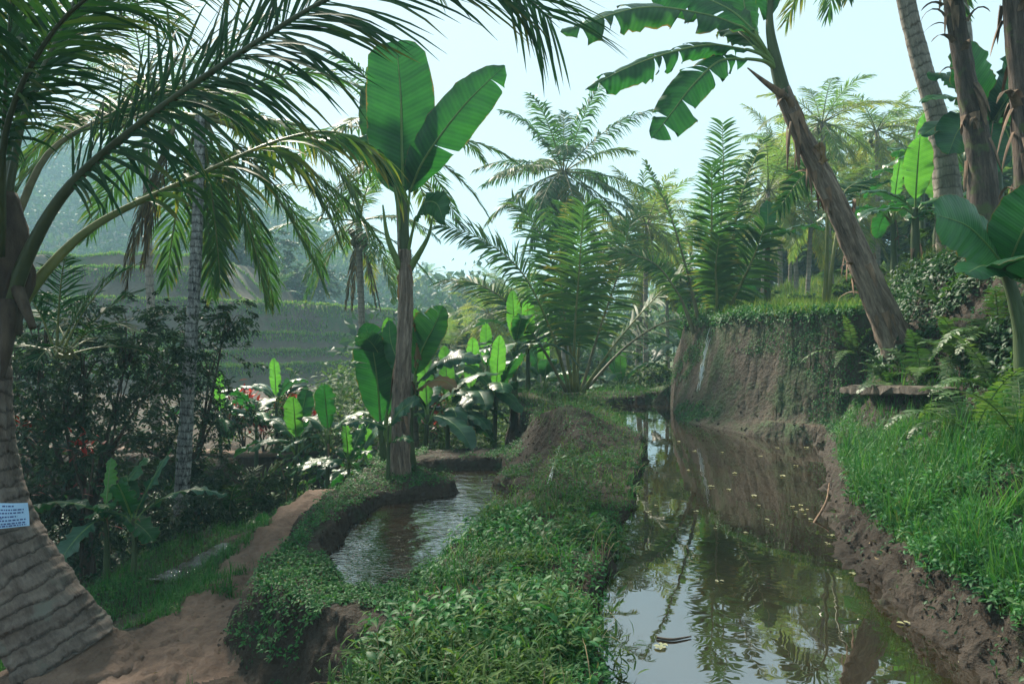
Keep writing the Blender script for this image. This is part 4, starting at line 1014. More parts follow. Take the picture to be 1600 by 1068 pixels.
for i, (px, py, d, h, lab) in enumerate(CL):
    b = P(px, py, d); g0 = G(b[0], b[1]); h2 = h + max(-.4, min(1.4, b[2] - g0))
    banana(lab, (b[0], b[1], g0), h2, auto_leaves(120 + i, 7, 1.45, .26, el=(5, 65), mats=('banana_blue', 'banana', 'banana_worn', 'banana_blue')), seed=120 + i, r0=.07, r1=.04, sh=0, bow=1.1)

for i, (px, py, d, h, lab) in enumerate([(345, 722, 15.8, .9, 'banana with arching bluish leaves on the garden shelf just right of the pale mottled trunk'),
        (400, 716, 15.6, 1.0, 'banana on the garden shelf edge below the left red rosette'), (432, 704, 16.6, 1.2, 'banana on the garden shelf between the two red rosettes'),
        (548, 704, 14.2, 1.2, 'banana in the gap left of the broad dark ribbed leaf'), (575, 724, 12.6, .8, 'banana low beside the dyke left of the central trunk')]):
    b = P(px, py, d); g0 = G(b[0], b[1])
    banana(lab, (b[0], b[1], g0), h, auto_leaves(170 + i, 7, 1.2, .2, el=(0, 60), spear=i % 2 == 0, mats=('banana_blue', 'banana', 'banana_blue')), seed=170 + i, r0=.05, r1=.03, sh=0, bow=1.1)

# leaning banana over the pond
dB = 8.5; bB = P(1402, 548, dB); bB[2] = G(bB[0], bB[1])
bb = thing('banana_plant', 'leaning banana with shredded trunk whose torn leaves hang over the pond', 'banana plant', bB)
sp = [P(1412, 562, dB), P(1385, 500, dB), P(1340, 395, dB - .05), P(1295, 295, dB - .1), P(1250, 205, dB - .15), P(1222, 140, dB - .2)]
sp[0][2] = min(sp[0][2], bB[2] - .1)
stem(bb, sp, [.215, .170, .152, .130, .110, .092], 'bark_banana', n=120, seg=24, rough=.15, seed=6)
sheaths(bb, sp, [.215, .170, .152, .130, .110, .092], 44, 18, L=.36, wide=.07, hi=.97)
stem(bb, [P(1226, 150, dB - .2), P(1213, 100, dB - .2), P(1203, 40, dB - .2), P(1205, -20, dB - .2)], [.088, .07, .045, .025], 'stem_green', n=24, seg=12)
ob = [P(1215, 110, dB - .2)]
bleaf(bb, pd((1160, 42, 8.1), (1100, 22, 7.9), (1000, 12, 7.7), (876, 50, 7.5)), [.0, -.75, .65], .38, 'banana_worn', 51, tears=(8, 9), petiole=ob + [P(1190, 70, 8.2)], vee=.05, curl=.65, uneven=.45, tear_open=1.7)
bleaf(bb, pd((1170, 78, 8.2), (1110, 70, 8), (1040, 84, 7.8), (975, 108, 7.6), (915, 140, 7.5)), [.1, -.8, .6], .33, 'banana', 52, tears=(7, 8), petiole=ob + [P(1195, 88, 8.2)], vee=.0, curl=.8, uneven=.5, tear_open=1.8)
bleaf(bb, pd((1168, 92, 8.2), (1125, 95, 8), (1085, 130, 7.8), (1050, 175, 7.7), (1018, 216, 7.6)), [-.1, -.95, .3], .32, 'banana', 53, tears=(6, 6), petiole=ob + [P(1195, 96, 8.2)], vee=.05, curl=.3, uneven=.4, tear_open=1.6)
bleaf(bb, pd((1180, 50, 8.4), (1140, 15, 8.5), (1080, -10, 8.6), (1010, -20, 8.7)), [0, -.6, .8], .36, 'banana', 54, tears=(2, 2), petiole=ob, vee=.1, curl=.5)
bleaf(bb, pd((1200, 30, 8.3), (1200, -40, 8.3), (1205, -120, 8.3), (1215, -220, 8.4)), [.1, -1, .1], .27, 'banana', 55, vee=.2, curl=.15, petiole=ob)
bleaf(bb, pd((1175, 60, 8.5), (1165, 20, 8.8), (1160, -30, 9), (1160, -100, 9.2)), [.2, -1, .1], .3, 'banana', 56, tears=(1, 0), vee=.1, curl=.3, petiole=ob)
bleaf(bb, pd((1180, 75, 8.4), (1160, 55, 8.6), (1145, 45, 8.8), (1120, 52, 9)), [0, -.8, .6], .2, 'banana_worn', 57, vee=.1, curl=.6, petiole=ob)
mb = MB(); tube(mb, [P(1225, 150, dB - .3), P(1195, 128, dB - .35), P(1168, 106, dB - .4)], [.05, .03, .008], n=12, seg=8); mb.part('petiole', M['sheath'], bb)
mb = MB(); tube(mb, [P(1236, 190, dB - .35), P(1232, 225, dB - .38), P(1230, 268, dB - .36)], [.012, .02, .004], n=8, seg=6); mb.part('dry_sheath', M['sheath'], bb)

# shaggy banana stems at the right edge
p = [P(1548, 352, dB), P(1532, 250, dB), P(1512, 140, dB), P(1492, 20, dB), P(1475, -90, dB)]; b = p[0].copy(); p[0][2] = min(p[0][2], G(b[0], b[1])) - .2
t = thing('banana_plant', 'thick shaggy upright banana stem on the slope right of the leaning palm trunk', 'banana plant', (b[0], b[1], p[0][2]))
stem(t, p, [.27, .165, .12, .105, .095], 'bark_banana_dk', n=110, seg=22, rough=.16, seed=9)
sheaths(t, p, [.27, .165, .12, .105, .095], 40, 28, L=.34, wide=.09)
for k in range(7): bleaf(t, arc(p[-1], k * .9, .7, 2.0, 1.3, n=5), None, .3, 'banana_worn', 300 + k, tears=(2, 2), rows=26)
p = [P(1618, 560, 6.8), P(1606, 300, 6.8), P(1596, 150, 6.8), P(1582, -20, 6.8), P(1572, -120, 6.8)]; b = p[0].copy(); p[0][2] = min(p[0][2], G(b[0], b[1])) - .2
t = thing('banana_plant', 'dark shredded banana stem cut off by the right edge of the view', 'banana plant', (b[0], b[1], p[0][2]))
stem(t, p, [.16, .125, .105, .098, .09], 'bark_banana_dk', n=110, seg=20, rough=.16, seed=19)
sheaths(t, p, [.16, .125, .105, .098, .09], 34, 38, L=.4, wide=.08)
for k in range(6): bleaf(t, arc(p[-1], k * 1.05 + .4, .7, 1.8, 1.3, n=5), None, .28, 'banana_worn', 320 + k, tears=(2, 2), rows=26)
# leafy banana between those stems
q = P(1560, 330, 10); q[2] = G(q[0], q[1])
t = thing('banana_plant', 'leafy banana with overlapping broad leaves between the two shaggy stems', 'banana plant', q)
stem(t, [q - [0, 0, .1], P(1556, 260, 10), P(1545, 195, 10)], [.1, .08, .05], 'stem_green', n=24, seg=10)
for k, (ct, N0, W2) in enumerate([
    (pd((1548, 190, 10), (1535, 150, 9.8), (1520, 110, 9.7), (1500, 66, 9.6)), [-.2, -1, .3], .34), (pd((1552, 190, 10), (1575, 150, 9.8), (1600, 110, 9.7), (1640, 90, 9.6)), [.2, -1, .3], .36),
    (pd((1555, 200, 10), (1570, 170, 9.8), (1590, 150, 9.7), (1620, 190, 9.6)), [.2, -.8, .6], .34), (pd((1545, 200, 10), (1525, 190, 9.8), (1500, 200, 9.7), (1482, 240, 9.6)), [0, -.8, .6], .3),
    (pd((1540, 195, 10), (1505, 160, 9.8), (1475, 150, 9.7), (1440, 158, 9.6)), [0, -.5, .8], .22), (pd((1540, 200, 10), (1500, 195, 9.9), (1470, 195, 9.9), (1440, 212, 9.8)), [0, -.6, .8], .2),
    (pd((1545, 190, 10.2), (1510, 140, 10.3), (1480, 118, 10.4), (1448, 116, 10.5)), [0, -.6, .8], .2), (pd((1550, 190, 9.9), (1548, 215, 9.6), (1545, 240, 9.4), (1540, 272, 9.3)), [0, -1, .2], .3),
    (pd((1552, 190, 9.9), (1570, 200, 9.6), (1580, 230, 9.4), (1578, 262, 9.3)), [0, -1, .3], .32)]):
    bleaf(t, ct, N0, W2, ('banana', 'banana_blue')[k % 2], 340 + k, tears=(k % 2, (k + 1) % 2), vee=.15, curl=.35, rows=28)
# big leaves at the right margin
q = P(1598, 620, 5.6); q[2] = G(q[0], q[1])
t = thing('banana_plant', 'banana at the right margin with big dark folded leaves and a smooth pale stem', 'banana plant', q)
stem(t, [q - [0, 0, .1], P(1598, 540, 5.6), P(1586, 470, 5.6), P(1572, 425, 5.6)], [.075, .065, .055, .04], 'stem_green', n=30, seg=14)
bleaf(t, pd((1570, 418, 5.6), (1545, 385, 5.5), (1510, 352, 5.4), (1460, 334, 5.3)), [-.15, -.85, .5], .27, 'banana_blue', 361, vee=.1, curl=.5, wave=.01)
bleaf(t, pd((1575, 420, 5.6), (1590, 380, 5.4), (1612, 335, 5.3), (1640, 290, 5.2)), [-.5, -.75, .4], .25, 'banana', 362, vee=.2, curl=.2, wave=.01)
bleaf(t, pd((1572, 425, 5.6), (1570, 418, 5.3), (1580, 412, 5.0), (1620, 395, 4.6)), [0, -.55, .8], .26, 'banana', 363, vee=-.1, curl=.6, wave=.01)
bleaf(t, pd((1572, 425, 5.6), (1558, 420, 5.2), (1535, 415, 4.95), (1508, 428, 4.8)), [0, -.6, .8], .2, 'banana', 364, vee=.1, curl=.5, wave=.01)
# slim young bananas on the upper terrace
for i, (px, py, d, h, lab, lv) in enumerate([
    (1430, 468, 10.8, 1.25, 'slim young banana with one upright bright leaf right of the leaning trunk', [(200, 75, .95, .22, 'banana_lt'), (-95, 35, .9, .16, 'banana_blue'), (-70, 10, 1.0, .17, 'banana_blue'), (80, 30, .8, .2, 'banana'), (120, 5, .7, .2, 'banana')]),
    (1468, 448, 11.2, 1.0, 'slim young banana with dark drooping leaves beside the leaning pale palm', [(140, 10, .6, .2, 'banana'), (-120, 20, .8, .18, 'banana'), (60, 50, .9, .2, 'banana_blue'), (-60, 40, .9, .2, 'banana'), (0, 78, .9, .18, 'banana_lt')]),
    (1200, 470, 14, 1.3, 'banana with one long flat leaf right of the upright young palm', [(85, 30, 1.1, .2, 'banana_blue'), (-80, 40, .9, .2, 'banana_blue'), (20, 70, .8, .17, 'banana'), (150, 20, .7, .18, 'banana')]),
    (1395, 440, 14, 1.4, 'banana with wide pale leaves behind the leaning trunk', auto_leaves(151, 7, 1.4, .24, el=(5, 50))),
    (1440, 420, 15, 2.0, 'taller banana of flat shelving leaves left of the leaning pale palm', auto_leaves(152, 8, 1.5, .26, el=(0, 45))),
    (1510, 400, 13, 2.0, 'banana behind the leaning pale palm foot', auto_leaves(153, 7, 1.3, .24)),
    (1590, 330, 10.5, 1.2, 'banana half hidden behind the right hand shredded stem', auto_leaves(154, 7, 1.1, .22))]):
    b = P(px, py, d); g0 = G(b[0], b[1]); hh = h + max(-.3, min(2.5, b[2] - g0))
    banana(lab, (b[0], b[1], g0), hh, lv, seed=150 + i, r0=.08, r1=.045, sh=3)

def dead_leaves(root, pts, k, seed, L=.9, lo=.45, hi=.95, rad=.12):
    rg = np.random.default_rng(seed); c = curve(pts, 40)
    for i in range(k):
        j = int(rg.uniform(lo, hi) * 39); a = rg.uniform(0, 6.28); o = np.array([math.cos(a), math.sin(a), 0]); ll = L * rg.uniform(.6, 1.2); p0 = c[j] + o * rad * .8
        ct = [p0, p0 + o * .16 + [0, 0, .02], p0 + o * .24 + [0, 0, -ll * .35], p0 + o * (.2 + rg.normal(0, .06)) + [rg.normal(0, .08), rg.normal(0, .08), -ll]]
        mb_, mr_ = blade(ct, o + np.array([0, 0, .2]), .13 * rg.uniform(.7, 1.4), seed=seed + i, tears=(3, 3), rows=22, cols=4, vee=-.5, curl=1.3, wave=.05, uneven=.4, dark=rg.random())
        lf = mb_.part('dead_leaf', M['banana_dry'], root)
for ob_, pts_, k_, lo_ in ((bn, [P(629, 580, dA), P(634, 470, dA), P(633, 390, dA)], 2, .3), (bb, [P(1340, 395, dB - .05), P(1250, 205, dB - .15), P(1222, 140, dB - .2)], 3, .4)):
    dead_leaves(ob_, pts_, k_, 700 + k_, L=.6 if ob_ is bn else .3, lo=lo_)
# ------------------------------------------------------------------ undergrowth scattered over the ground
def pts_on(N, y0, y1, mask, t0=-.95, t1=.95, seed=0, world=False):
    rg = np.random.default_rng(seed)
    if world: y = rg.uniform(y0, y1, N)
    else: y = np.exp(rg.uniform(math.log(y0), math.log(y1), N))
    x = rg.uniform(t0, t1, N) * y
    z, inf = H(x, y, True); k = mask(x, y, z, inf)
    x, y, z = x[k], y[k], z[k]
    e = .04 * np.maximum(1, y / 8)
    zx = (H(x + e, y) - H(x - e, y)) / (2 * e); zy = (H(x, y + e) - H(x, y - e)) / (2 * e)
    n = nrm(np.stack([-zx, -zy, np.ones_like(zx)], 1))
    return np.stack([x, y, z], 1), n, rg

def herb_mesh(mb, p, n, rg, k=5, L=(.025, .055), asp=.55, hgt=(.01, .10), el=(-.2, 1.0), clump=1.0, grow=9.0, follow=.5, rr=(0, 1), shape=ovals):
    m = len(p); sc_ = np.maximum(1, p[:, 1] / grow)
    hh = rg.uniform(hgt[0], hgt[1], m) * (.4 + .6 * clump * (1 + vnoise(p[:, 0] * 2.2, p[:, 1] * 2.2, 91)))
    pp = np.repeat(p + n * .0, k, 0); nn = np.repeat(n, k, 0); s2 = np.repeat(sc_, k)
    h2 = np.repeat(hh, k) * rg.uniform(.25, 1.0, m * k)
    up = nrm(nn * follow + np.array([0, 0, 1 - follow]))
    a = rg.uniform(0, 6.283, m * k); e = rg.uniform(el[0], el[1], m * k)
    t1_ = nrm(np.cross(up, np.array([.3, .9, .2]))); t2_ = np.cross(up, t1_)
    hz = t1_ * np.cos(a)[:, None] + t2_ * np.sin(a)[:, None]
    d = hz * np.cos(e)[:, None] + up * np.sin(e)[:, None]
    root = pp + up * (h2 * s2)[:, None] + hz * (.012 * s2)[:, None]
    nl = nrm(up + hz * -.3 + rg.normal(0, .35, (m * k, 3)))
    LL = rg.uniform(L[0], L[1], m * k) * s2
    r = np.clip(np.repeat(rg.random(m), k) * .6 + rg.random(m * k) * .4, 0, 1) * (rr[1] - rr[0]) + rr[0]
    shape(mb, root, d, nl, LL, LL * asp * rg.uniform(.7, 1.2, m * k), r)

def stalks(mb, p, n, rg, hgt, w=.0025):
    """thin stems under the herb leaves"""
    m = len(p); blades(mb, p - np.array([0, 0, .01]), rg.uniform(0, 6.28, m), rg.uniform(hgt * .4, hgt, m), np.full(m, w), rg.uniform(.1, .8, m), rg.uniform(0, .3, m), K=2)

def grass_mesh(mb, p, rg, h=(.06, .22), w=.006, bend=(.2, 1.5), grow=9.0, rr=(0, 1), K=4):
    m = len(p); s = np.maximum(1, p[:, 1] / grow)
    blades(mb, p - np.array([0, 0, .01]), rg.uniform(0, 6.283, m), rg.uniform(h[0], h[1], m) * np.sqrt(s), w * s * rg.uniform(.6, 1.3, m), rg.uniform(bend[0], bend[1], m), rr[0] + (rr[1] - rr[0]) * rg.random(m), K)

stuff = dict(kind='stuff')
# berm: a thick mat of small herbs and short grass
bermmask = lambda x, y, z, i: (i['right'] < .5) & (i['sU'] < .09) & (i['sB'] > np.where((y > 8.2) & (y < 12.5), .03, -.20)) & (z > -.12) & (i['sL'] < -.05)
p, n, rg = pts_on(46000, 1.5, 17.8, bermmask, -.6, .5, 1)
k = vnoise(p[:, 0] * 3, p[:, 1] * 3, 51) + .7 * vnoise(p[:, 0] * 8, p[:, 1] * 8, 50) > -.12; p = p[k]; n = n[k]
mb = MB(); herb_mesh(mb, p, n, rg, 5, (.014, .040), .48, (.005, .11))
mb.top('berm_herbs', M['herb'], 'thick mat of small leafy herbs covering the berm between both ponds', 'ground cover', kind='stuff')
p, n, rg = pts_on(9000, 1.5, 9, lambda x, y, z, i: bermmask(x, y, z, i) & (vnoise(x * 1.6, y * 1.6, 52) > .15), -.6, .5, 2)
mb = MB(); herb_mesh(mb, p, n, rg, 6, (.035, .075), .46, (.03, .17), el=(-.1, .8), rr=(.05, .8))
mb.top('broad_herbs', M['herb'], 'brighter broad leaved weeds growing in patches on the berm', 'ground cover', kind='stuff')
p, n, rg = pts_on(75000, 1.5, 17.8, lambda x, y, z, i: bermmask(x, y, z, i) & (vnoise(x * 2.0, y * 2.0, 53) + .8 * vnoise(x * 7, y * 7, 49) > -.05), -.6, .5, 3)
mb = MB(); grass_mesh(mb, p, rg, (.04, .20), .0050, (.4, 2.5))
mb.top('berm_grass', M['grass'], 'short bent grass blades mixed into the berm herbs', 'grass', kind='stuff')
p, n, rg = pts_on(26000, 1.5, 7, lambda x, y, z, i: bermmask(x, y, z, i) & (vnoise(x * 4.0, y * 4.0, 54) > .5), -.6, .5, 4)
mb = MB(); grass_mesh(mb, p, rg, (.10, .24), .011, (.5, 1.9), rr=(.1, .75))
mb.top('sedge', M['grass'], 'tufts of wider arching sedge leaves on the near berm', 'grass', kind='stuff')
p, n, rg = pts_on(9000, 1.5, 13, lambda x, y, z, i: bermmask(x, y, z, i) & (vnoise(x * 1.9 + 7, y * 1.9, 47) > .12), -.6, .5, 44)
mb = MB(); herb_mesh(mb, p, n, rg, 8, (.04, .09), .17, (.04, .22), el=(-.1, 1.2), clump=1.3)
mb.top('lance_weeds', M['bushleaf'], 'paler weeds with narrow pointed leaves standing above the berm herbs', 'ground cover', kind='stuff')
p, n, rg = pts_on(5000, 1.5, 13, lambda x, y, z, i: bermmask(x, y, z, i), -.6, .5, 45)
k = rg.random(len(p)) < .22; p = p[k]; n = n[k]; mb = MB(); grass_mesh(mb, p, rg, (.12, .34), .004, (.6, 2.2), rr=(.9, 1))
mb.top('dry_stalks', M['palm_dead'], 'dry straw stalks sticking out of the berm herbs', 'grass', kind='stuff')
# dyke of the lower pond
dykemask = lambda x, y, z, i: (i['sD'] > -.24) & (i['sL'] < -.06) & (i['wB'] < .3) & (i['dp'] > .42) & (z > -.80)
p, n, rg = pts_on(34000, 3.5, 12.5, lambda x, y, z, i: dykemask(x, y, z, i) & (vnoise(x * 1.7, y * 1.7, 55) > np.where(y < 6.2, -.75, -.25)), -.6, .2, 5)
mb = MB(); herb_mesh(mb, p, n, rg, 5, (.018, .042), .52, (.005, .08))
grass_mesh(mb, p[::3], rg, (.04, .13), .005, (.3, 1.8))
mb.top('dyke_herbs', M['herb'], 'low creeping herbs on the rim of the lower pond', 'ground cover', kind='stuff')
# sparse seedlings on the bare earth faces of berm and dyke
p, n, rg = pts_on(14000, 3.0, 12.5, lambda x, y, z, i: (i['right'] < .5) & (i['sU'] < 0) & (i['sL'] < -.03) & (z < -.1) & (z > -1.1) & ((i['sD'] > -.3) | (i['sB'] > -.5)) & (i['dp'] > .5) & (vnoise(x * 2.5, (y + z) * 2.5, 56) > .1), -.6, .3, 6)
mb = MB(); herb_mesh(mb, p, n, rg, 3, (.015, .035), .5, (.0, .03), follow=.8)
mb.top('face_seedlings', M['herb_dk'], 'scattered seedlings on the bare earth faces below berm and dyke', 'ground cover', kind='stuff')
# right bank: tall grass, leafy weeds
bankmask = lambda x, y, z, i: (i['right'] > .5) & (y < 10.5) & (z > .24) & (i['sT'] < .0)
p, n, rg = pts_on(110000, 2.4, 10.5, lambda x, y, z, i: bankmask(x, y, z, i) & (z < 1.35) & (vnoise(x * 1.4, y * 1.4, 57) > -.6), .2, 1.0, 7)
mb = MB(); k = vnoise(p[:, 0] * 5, p[:, 1] * 5, 62) > -.35; p = p[k]; grass_mesh(mb, p, rg, (.05, .24), .0062, (.2, 2.2), rr=(.0, .97)); k = vnoise(p[:, 0] * 2.2, p[:, 1] * 2.2, 63) > .1; grass_mesh(mb, p[k][::3], rg, (.16, .42), .0085, (.3, 1.9), rr=(.1, .9))
mb.top('bank_grass', M['grass'], 'lush tall grass on the sloping bank right of the pond', 'grass', kind='stuff')
p, n, rg = pts_on(17000, 2.4, 10.5, lambda x, y, z, i: bankmask(x, y, z, i) & ((z < .45) | (vnoise(x * 2, y * 2, 58) > .1)), .2, 1.0, 8)
mb = MB(); herb_mesh(mb, p, n, rg, 6, (.022, .05), .5, (.02, .14), clump=1.2)
mb.top('bank_herbs', M['herb'], 'leafy weeds spilling over the lip of the right bank', 'ground cover', kind='stuff')
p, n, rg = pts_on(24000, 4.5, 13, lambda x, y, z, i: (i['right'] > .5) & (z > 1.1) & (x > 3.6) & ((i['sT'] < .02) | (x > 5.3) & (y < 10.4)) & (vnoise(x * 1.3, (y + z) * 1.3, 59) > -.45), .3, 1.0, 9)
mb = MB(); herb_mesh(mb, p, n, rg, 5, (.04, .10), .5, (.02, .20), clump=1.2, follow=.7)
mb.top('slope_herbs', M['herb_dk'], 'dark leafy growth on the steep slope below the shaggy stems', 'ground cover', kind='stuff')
p, n, rg = pts_on(2400, 2.4, 7, lambda x, y, z, i: (i['right'] > .5) & (z > .03) & (z < .26) & (i['sT'] < 0), .2, .9, 10)
mb = MB(); herb_mesh(mb, p, n, rg, 3, (.02, .04), .5, (.0, .04)); grass_mesh(mb, p[::6], rg, (.1, .25), .006, (.8, 2.2))
mb.top('bank_seedlings', M['herb_dk'], 'few seedlings and drooping blades on the muddy bank face', 'ground cover', kind='stuff')
# earth wall: creepers on its face, grassy fringe on its top
p, n, rg = pts_on(110000, 9, 17, lambda x, y, z, i: (i['sT'] > .0) & (i['sT'] < i['run']) & (x < 6.2) & (fbm(x * .9 + z * .5, (y * .6 + z * 1.1), 60) > .16 - .42 * sst(3.6, 5.4, x) * sst(1.5, .6, z)), .15, .7, 11, world=True)
mb = MB(); herb_mesh(mb, p, n, rg, 3, (.013, .030), .6, (.0, .025), follow=.9)
mb.top('wall_creepers', M['herb'], 'small creeping plants on the face of the tall earth wall', 'ground cover', kind='stuff')
p, n, rg = pts_on(60000, 9, 18, lambda x, y, z, i: (z > 1.80) & (i['sT'] > i['run'] * .5) & (i['sT'] < i['run'] + .5) & (x < 6.4), .15, .7, 12, world=True)
mb = MB(); herb_mesh(mb, p, n, rg, 4, (.025, .055), .55, (.0, .10)); grass_mesh(mb, p[::2], rg, (.08, .24), .007, (.4, 2.2))
mb.top('wall_top_fringe', M['herb'], 'fringe of grass and herbs hanging over the earth wall edge', 'ground cover', kind='stuff')
# upper terrace meadow and sunlit slope
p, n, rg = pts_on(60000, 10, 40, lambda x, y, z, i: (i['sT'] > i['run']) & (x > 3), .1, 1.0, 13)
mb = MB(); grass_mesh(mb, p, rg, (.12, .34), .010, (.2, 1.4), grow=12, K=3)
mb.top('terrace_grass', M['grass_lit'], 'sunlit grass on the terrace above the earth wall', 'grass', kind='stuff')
# far pond rim
p, n, rg = pts_on(9000, 15.5, 21, lambda x, y, z, i: (i['sB'] > -.4) & (i['sU'] < 0) & (i['sT'] < 0), -.1, .3, 14, world=True)
mb = MB(); grass_mesh(mb, p, rg, (.08, .22), .006, (.3, 1.6), grow=12)
mb.top('rim_grass', M['grass'], 'grass along the far rim of the pond', 'grass', kind='stuff')
# left banks by the path and the canal
p, n, rg = pts_on(60000, 4.2, 14, lambda x, y, z, i: ((i['dp'] > .40 + .2 * vnoise(x * 4, y * 4, 64)) | ((np.abs(y - 6.75) < .35) & (vnoise(x * 5, y * 5, 65) > -.2))) & (i['dc'] > .16) & (x < -2.2) & (i['sD'] < -.1) & (z > -1.95) & ((y > 6.0) | (i['dp'] > .95)) & (vnoise(x * 1.1, y * 1.1, 61) > -.5), -.85, -.1, 15)
mb = MB(); grass_mesh(mb, p, rg, (.06, .22), .006, (.2, 1.7), rr=(0, .75)); herb_mesh(mb, p[::5], n[::5], rg, 4, (.02, .045), .5, (.0, .08))
mb.top('path_side_grass', M['grass'], 'grass banks between the dirt path and the ravine', 'grass', kind='stuff')
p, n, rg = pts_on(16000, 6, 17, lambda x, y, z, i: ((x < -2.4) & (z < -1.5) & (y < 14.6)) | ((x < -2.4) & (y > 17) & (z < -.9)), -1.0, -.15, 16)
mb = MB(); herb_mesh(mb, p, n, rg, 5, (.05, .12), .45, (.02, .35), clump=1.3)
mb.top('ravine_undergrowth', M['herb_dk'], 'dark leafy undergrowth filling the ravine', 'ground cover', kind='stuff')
# valley floor plants beyond the lower pond
p, n, rg = pts_on(14000, 12.5, 34, lambda x, y, z, i: (i['sT'] < 0) & (i['sB'] < -.4) & (i['sD'] < -.3) & (x > -7) & (x < 7) & (y > 12.5), -.35, .35, 17)
mb = MB(); herb_mesh(mb, p, n, rg, 5, (.08, .18), .45, (.05, .8), clump=1.4, grow=14, rr=(.1, .95))
mb.top('valley_undergrowth', M['bushleaf'], 'mixed green undergrowth below and beyond the lower pond', 'ground cover', kind='stuff')
# grass on the ledges of the rice terraces
def ledge(x, y, z, i):
    q = i['q']; k = np.zeros(q.shape, bool)
    for q0, zz in STEPS: k |= (q > q0 + .55) & (q < q0 + .95)
    for q0, zz in STEPS: k |= (q > q0) & (q < q0 + .5) & (vnoise(x * .3, z * .8, 71) > .62)
    return k
p, n, rg = pts_on(330000, 31, 58, ledge, -.80, -.1, 18, world=True)
mb = MB(); m = len(p)
blades(mb, p, rg.uniform(0, 6.28, m), rg.uniform(.12, .30, m), rg.uniform(.05, .10, m), rg.uniform(.2, 1.3, m), rg.random(m), K=2)
mb.top('terrace_ledge_grass', M['ledge'], 'bright grass edging the ledges of the rice terraces', 'grass', kind='stuff')

# ------------------------------------------------------------------ broadleaf trees and shrubs
def tree(label, base, h, blobs, nleaf, seed, leaf=(.07, .14), mat='treeleaf', name='broadleaf_tree', cat='tree', asp=.38, group=None, r0=.09, hang=.5, crown_name='crown', puff=1.0):
    """blobs: (dx, dy, dz, rx, ry, rz) leaf masses about the base; a limb runs to each"""
    rg = np.random.default_rng(seed); base = np.array(base, float)
    t = thing(name, label, cat, base, group)
    B = np.array(blobs, float); mb = MB()
    fork = base + np.array([0, 0, h * .45]); tube(mb, [base - [0, 0, .2], base + [rg.normal(0, .05), 0, h * .25], fork], [r0 * 1.3, r0, r0 * .8], n=14, seg=8, rough=.1)
    for b in B:
        e = base + b[:3]; mid = (fork + e) / 2 + rg.normal(0, .12, 3) * h * .15
        tube(mb, [fork - [0, 0, .05], mid, e, e + rg.normal(0, .2, 3) * b[3]], [r0 * .6, r0 * .34, r0 * .18, .004], n=14, seg=6)
        for q in range(4):
            v = nrm(rg.normal(0, 1, 3) + np.array([0, 0, .3])); tube(mb, [mid * .4 + e * .6, e + v * b[3:6] * .5, e + v * b[3:6] * .95], [r0 * .16, r0 * .1, .003], n=8, seg=5)
    mb.part('trunk', M['wood'], t)
    vol = B[:, 3] * B[:, 4] * B[:, 5]; cnt = np.maximum(1, (nleaf * vol ** .67 / (vol ** .67).sum())).astype(int)
    P_, D_, N_ = [], [], []
    for b, c_ in zip(B, cnt):
        ns = max(6, c_ // 26)                     # leaf sprays inside the blob
        v = nrm(rg.normal(0, 1, (ns, 3))); rad = rg.uniform(.25, 1, ns) ** .5 * puff
        s0 = base + b[:3] + v * rad[:, None] * b[3:6]
        sd_ = nrm(v * np.array([1, 1, .5]) + rg.normal(0, .5, (ns, 3)) + np.array([0, 0, -.15]))
        kk = c_ // ns + 1
        f = rg.uniform(0, 1, (ns, kk)); ln = rg.uniform(.25, .6, ns) * b[3:6].mean() * 1.1
        q = s0[:, None] + sd_[:, None] * (f * ln[:, None])[..., None] + np.array([0, 0, -1.0]) * (f ** 2 * ln[:, None] * .35)[..., None] + rg.normal(0, .02, (ns, kk, 3))
        sid = nrm(np.cross(sd_, [0, 0, 1.0])); sg = rg.choice([-1, 1], (ns, kk))
        dd = sid[:, None] * sg[..., None] * .9 + sd_[:, None] * .5 + rg.normal(0, .25, (ns, kk, 3)) + np.array([0, 0, -hang])
        P_.append(q.reshape(-1, 3)); D_.append(dd.reshape(-1, 3)); N_.append(nrm(np.array([0, 0, 1.0]) + rg.normal(0, .4, (ns * kk, 3))))
    P_ = np.concatenate(P_); D_ = np.concatenate(D_); N_ = np.concatenate(N_); m = len(P_)
    L = rg.uniform(leaf[0], leaf[1], m); cb = MB(); rhombs(cb, P_, D_, N_, L, L * asp, np.clip(rg.normal(.45, .25, m), 0, 1), fold=.12)
    cb.part(crown_name, M[mat], t, smooth=False)
    return t

def gz(px, py, d):
    b = P(px, py, d); b[2] = G(b[0], b[1]); return b
def blobs_px(base, lst):
    """leaf masses given by photograph pixel, depth and radii in metres"""
    return [tuple(P(px, py, d) - base) + (rx, ry, rz) for px, py, d, rx, ry, rz in lst]
b = gz(130, 760, 9.6)
tree('dark fine leaved tree spreading behind the near palm trunk', b, 3.6, blobs_px(b, [(60, 500, 9.4, .8, .7, .5), (130, 545, 9.6, .9, .8, .5), (210, 520, 9.8, .8, .7, .45), (100, 620, 9.2, .9, .7, .5), (190, 610, 9.6, .8, .7, .5), (40, 590, 9, .7, .6, .5), (250, 580, 10, .6, .6, .5), (60, 690, 9, .8, .7, .5), (160, 690, 9.4, .8, .7, .45)]), 10500, 201, leaf=(.05, .12))
b = gz(300, 740, 12.5)
tree('dark shrub tree with spreading twigs behind the pale mottled trunk', b, 3.2, blobs_px(b, [(300, 500, 12.6, .8, .7, .4), (355, 490, 12.4, .5, .6, .35), (240, 540, 12.6, .9, .7, .5), (330, 560, 12.8, .7, .7, .5), (260, 630, 12.4, .9, .8, .6), (340, 640, 12.6, .6, .7, .5), (220, 700, 12.2, .9, .8, .5), (300, 705, 12.5, .8, .7, .4)]), 8500, 202, leaf=(.06, .14))
b = gz(60, 700, 13)
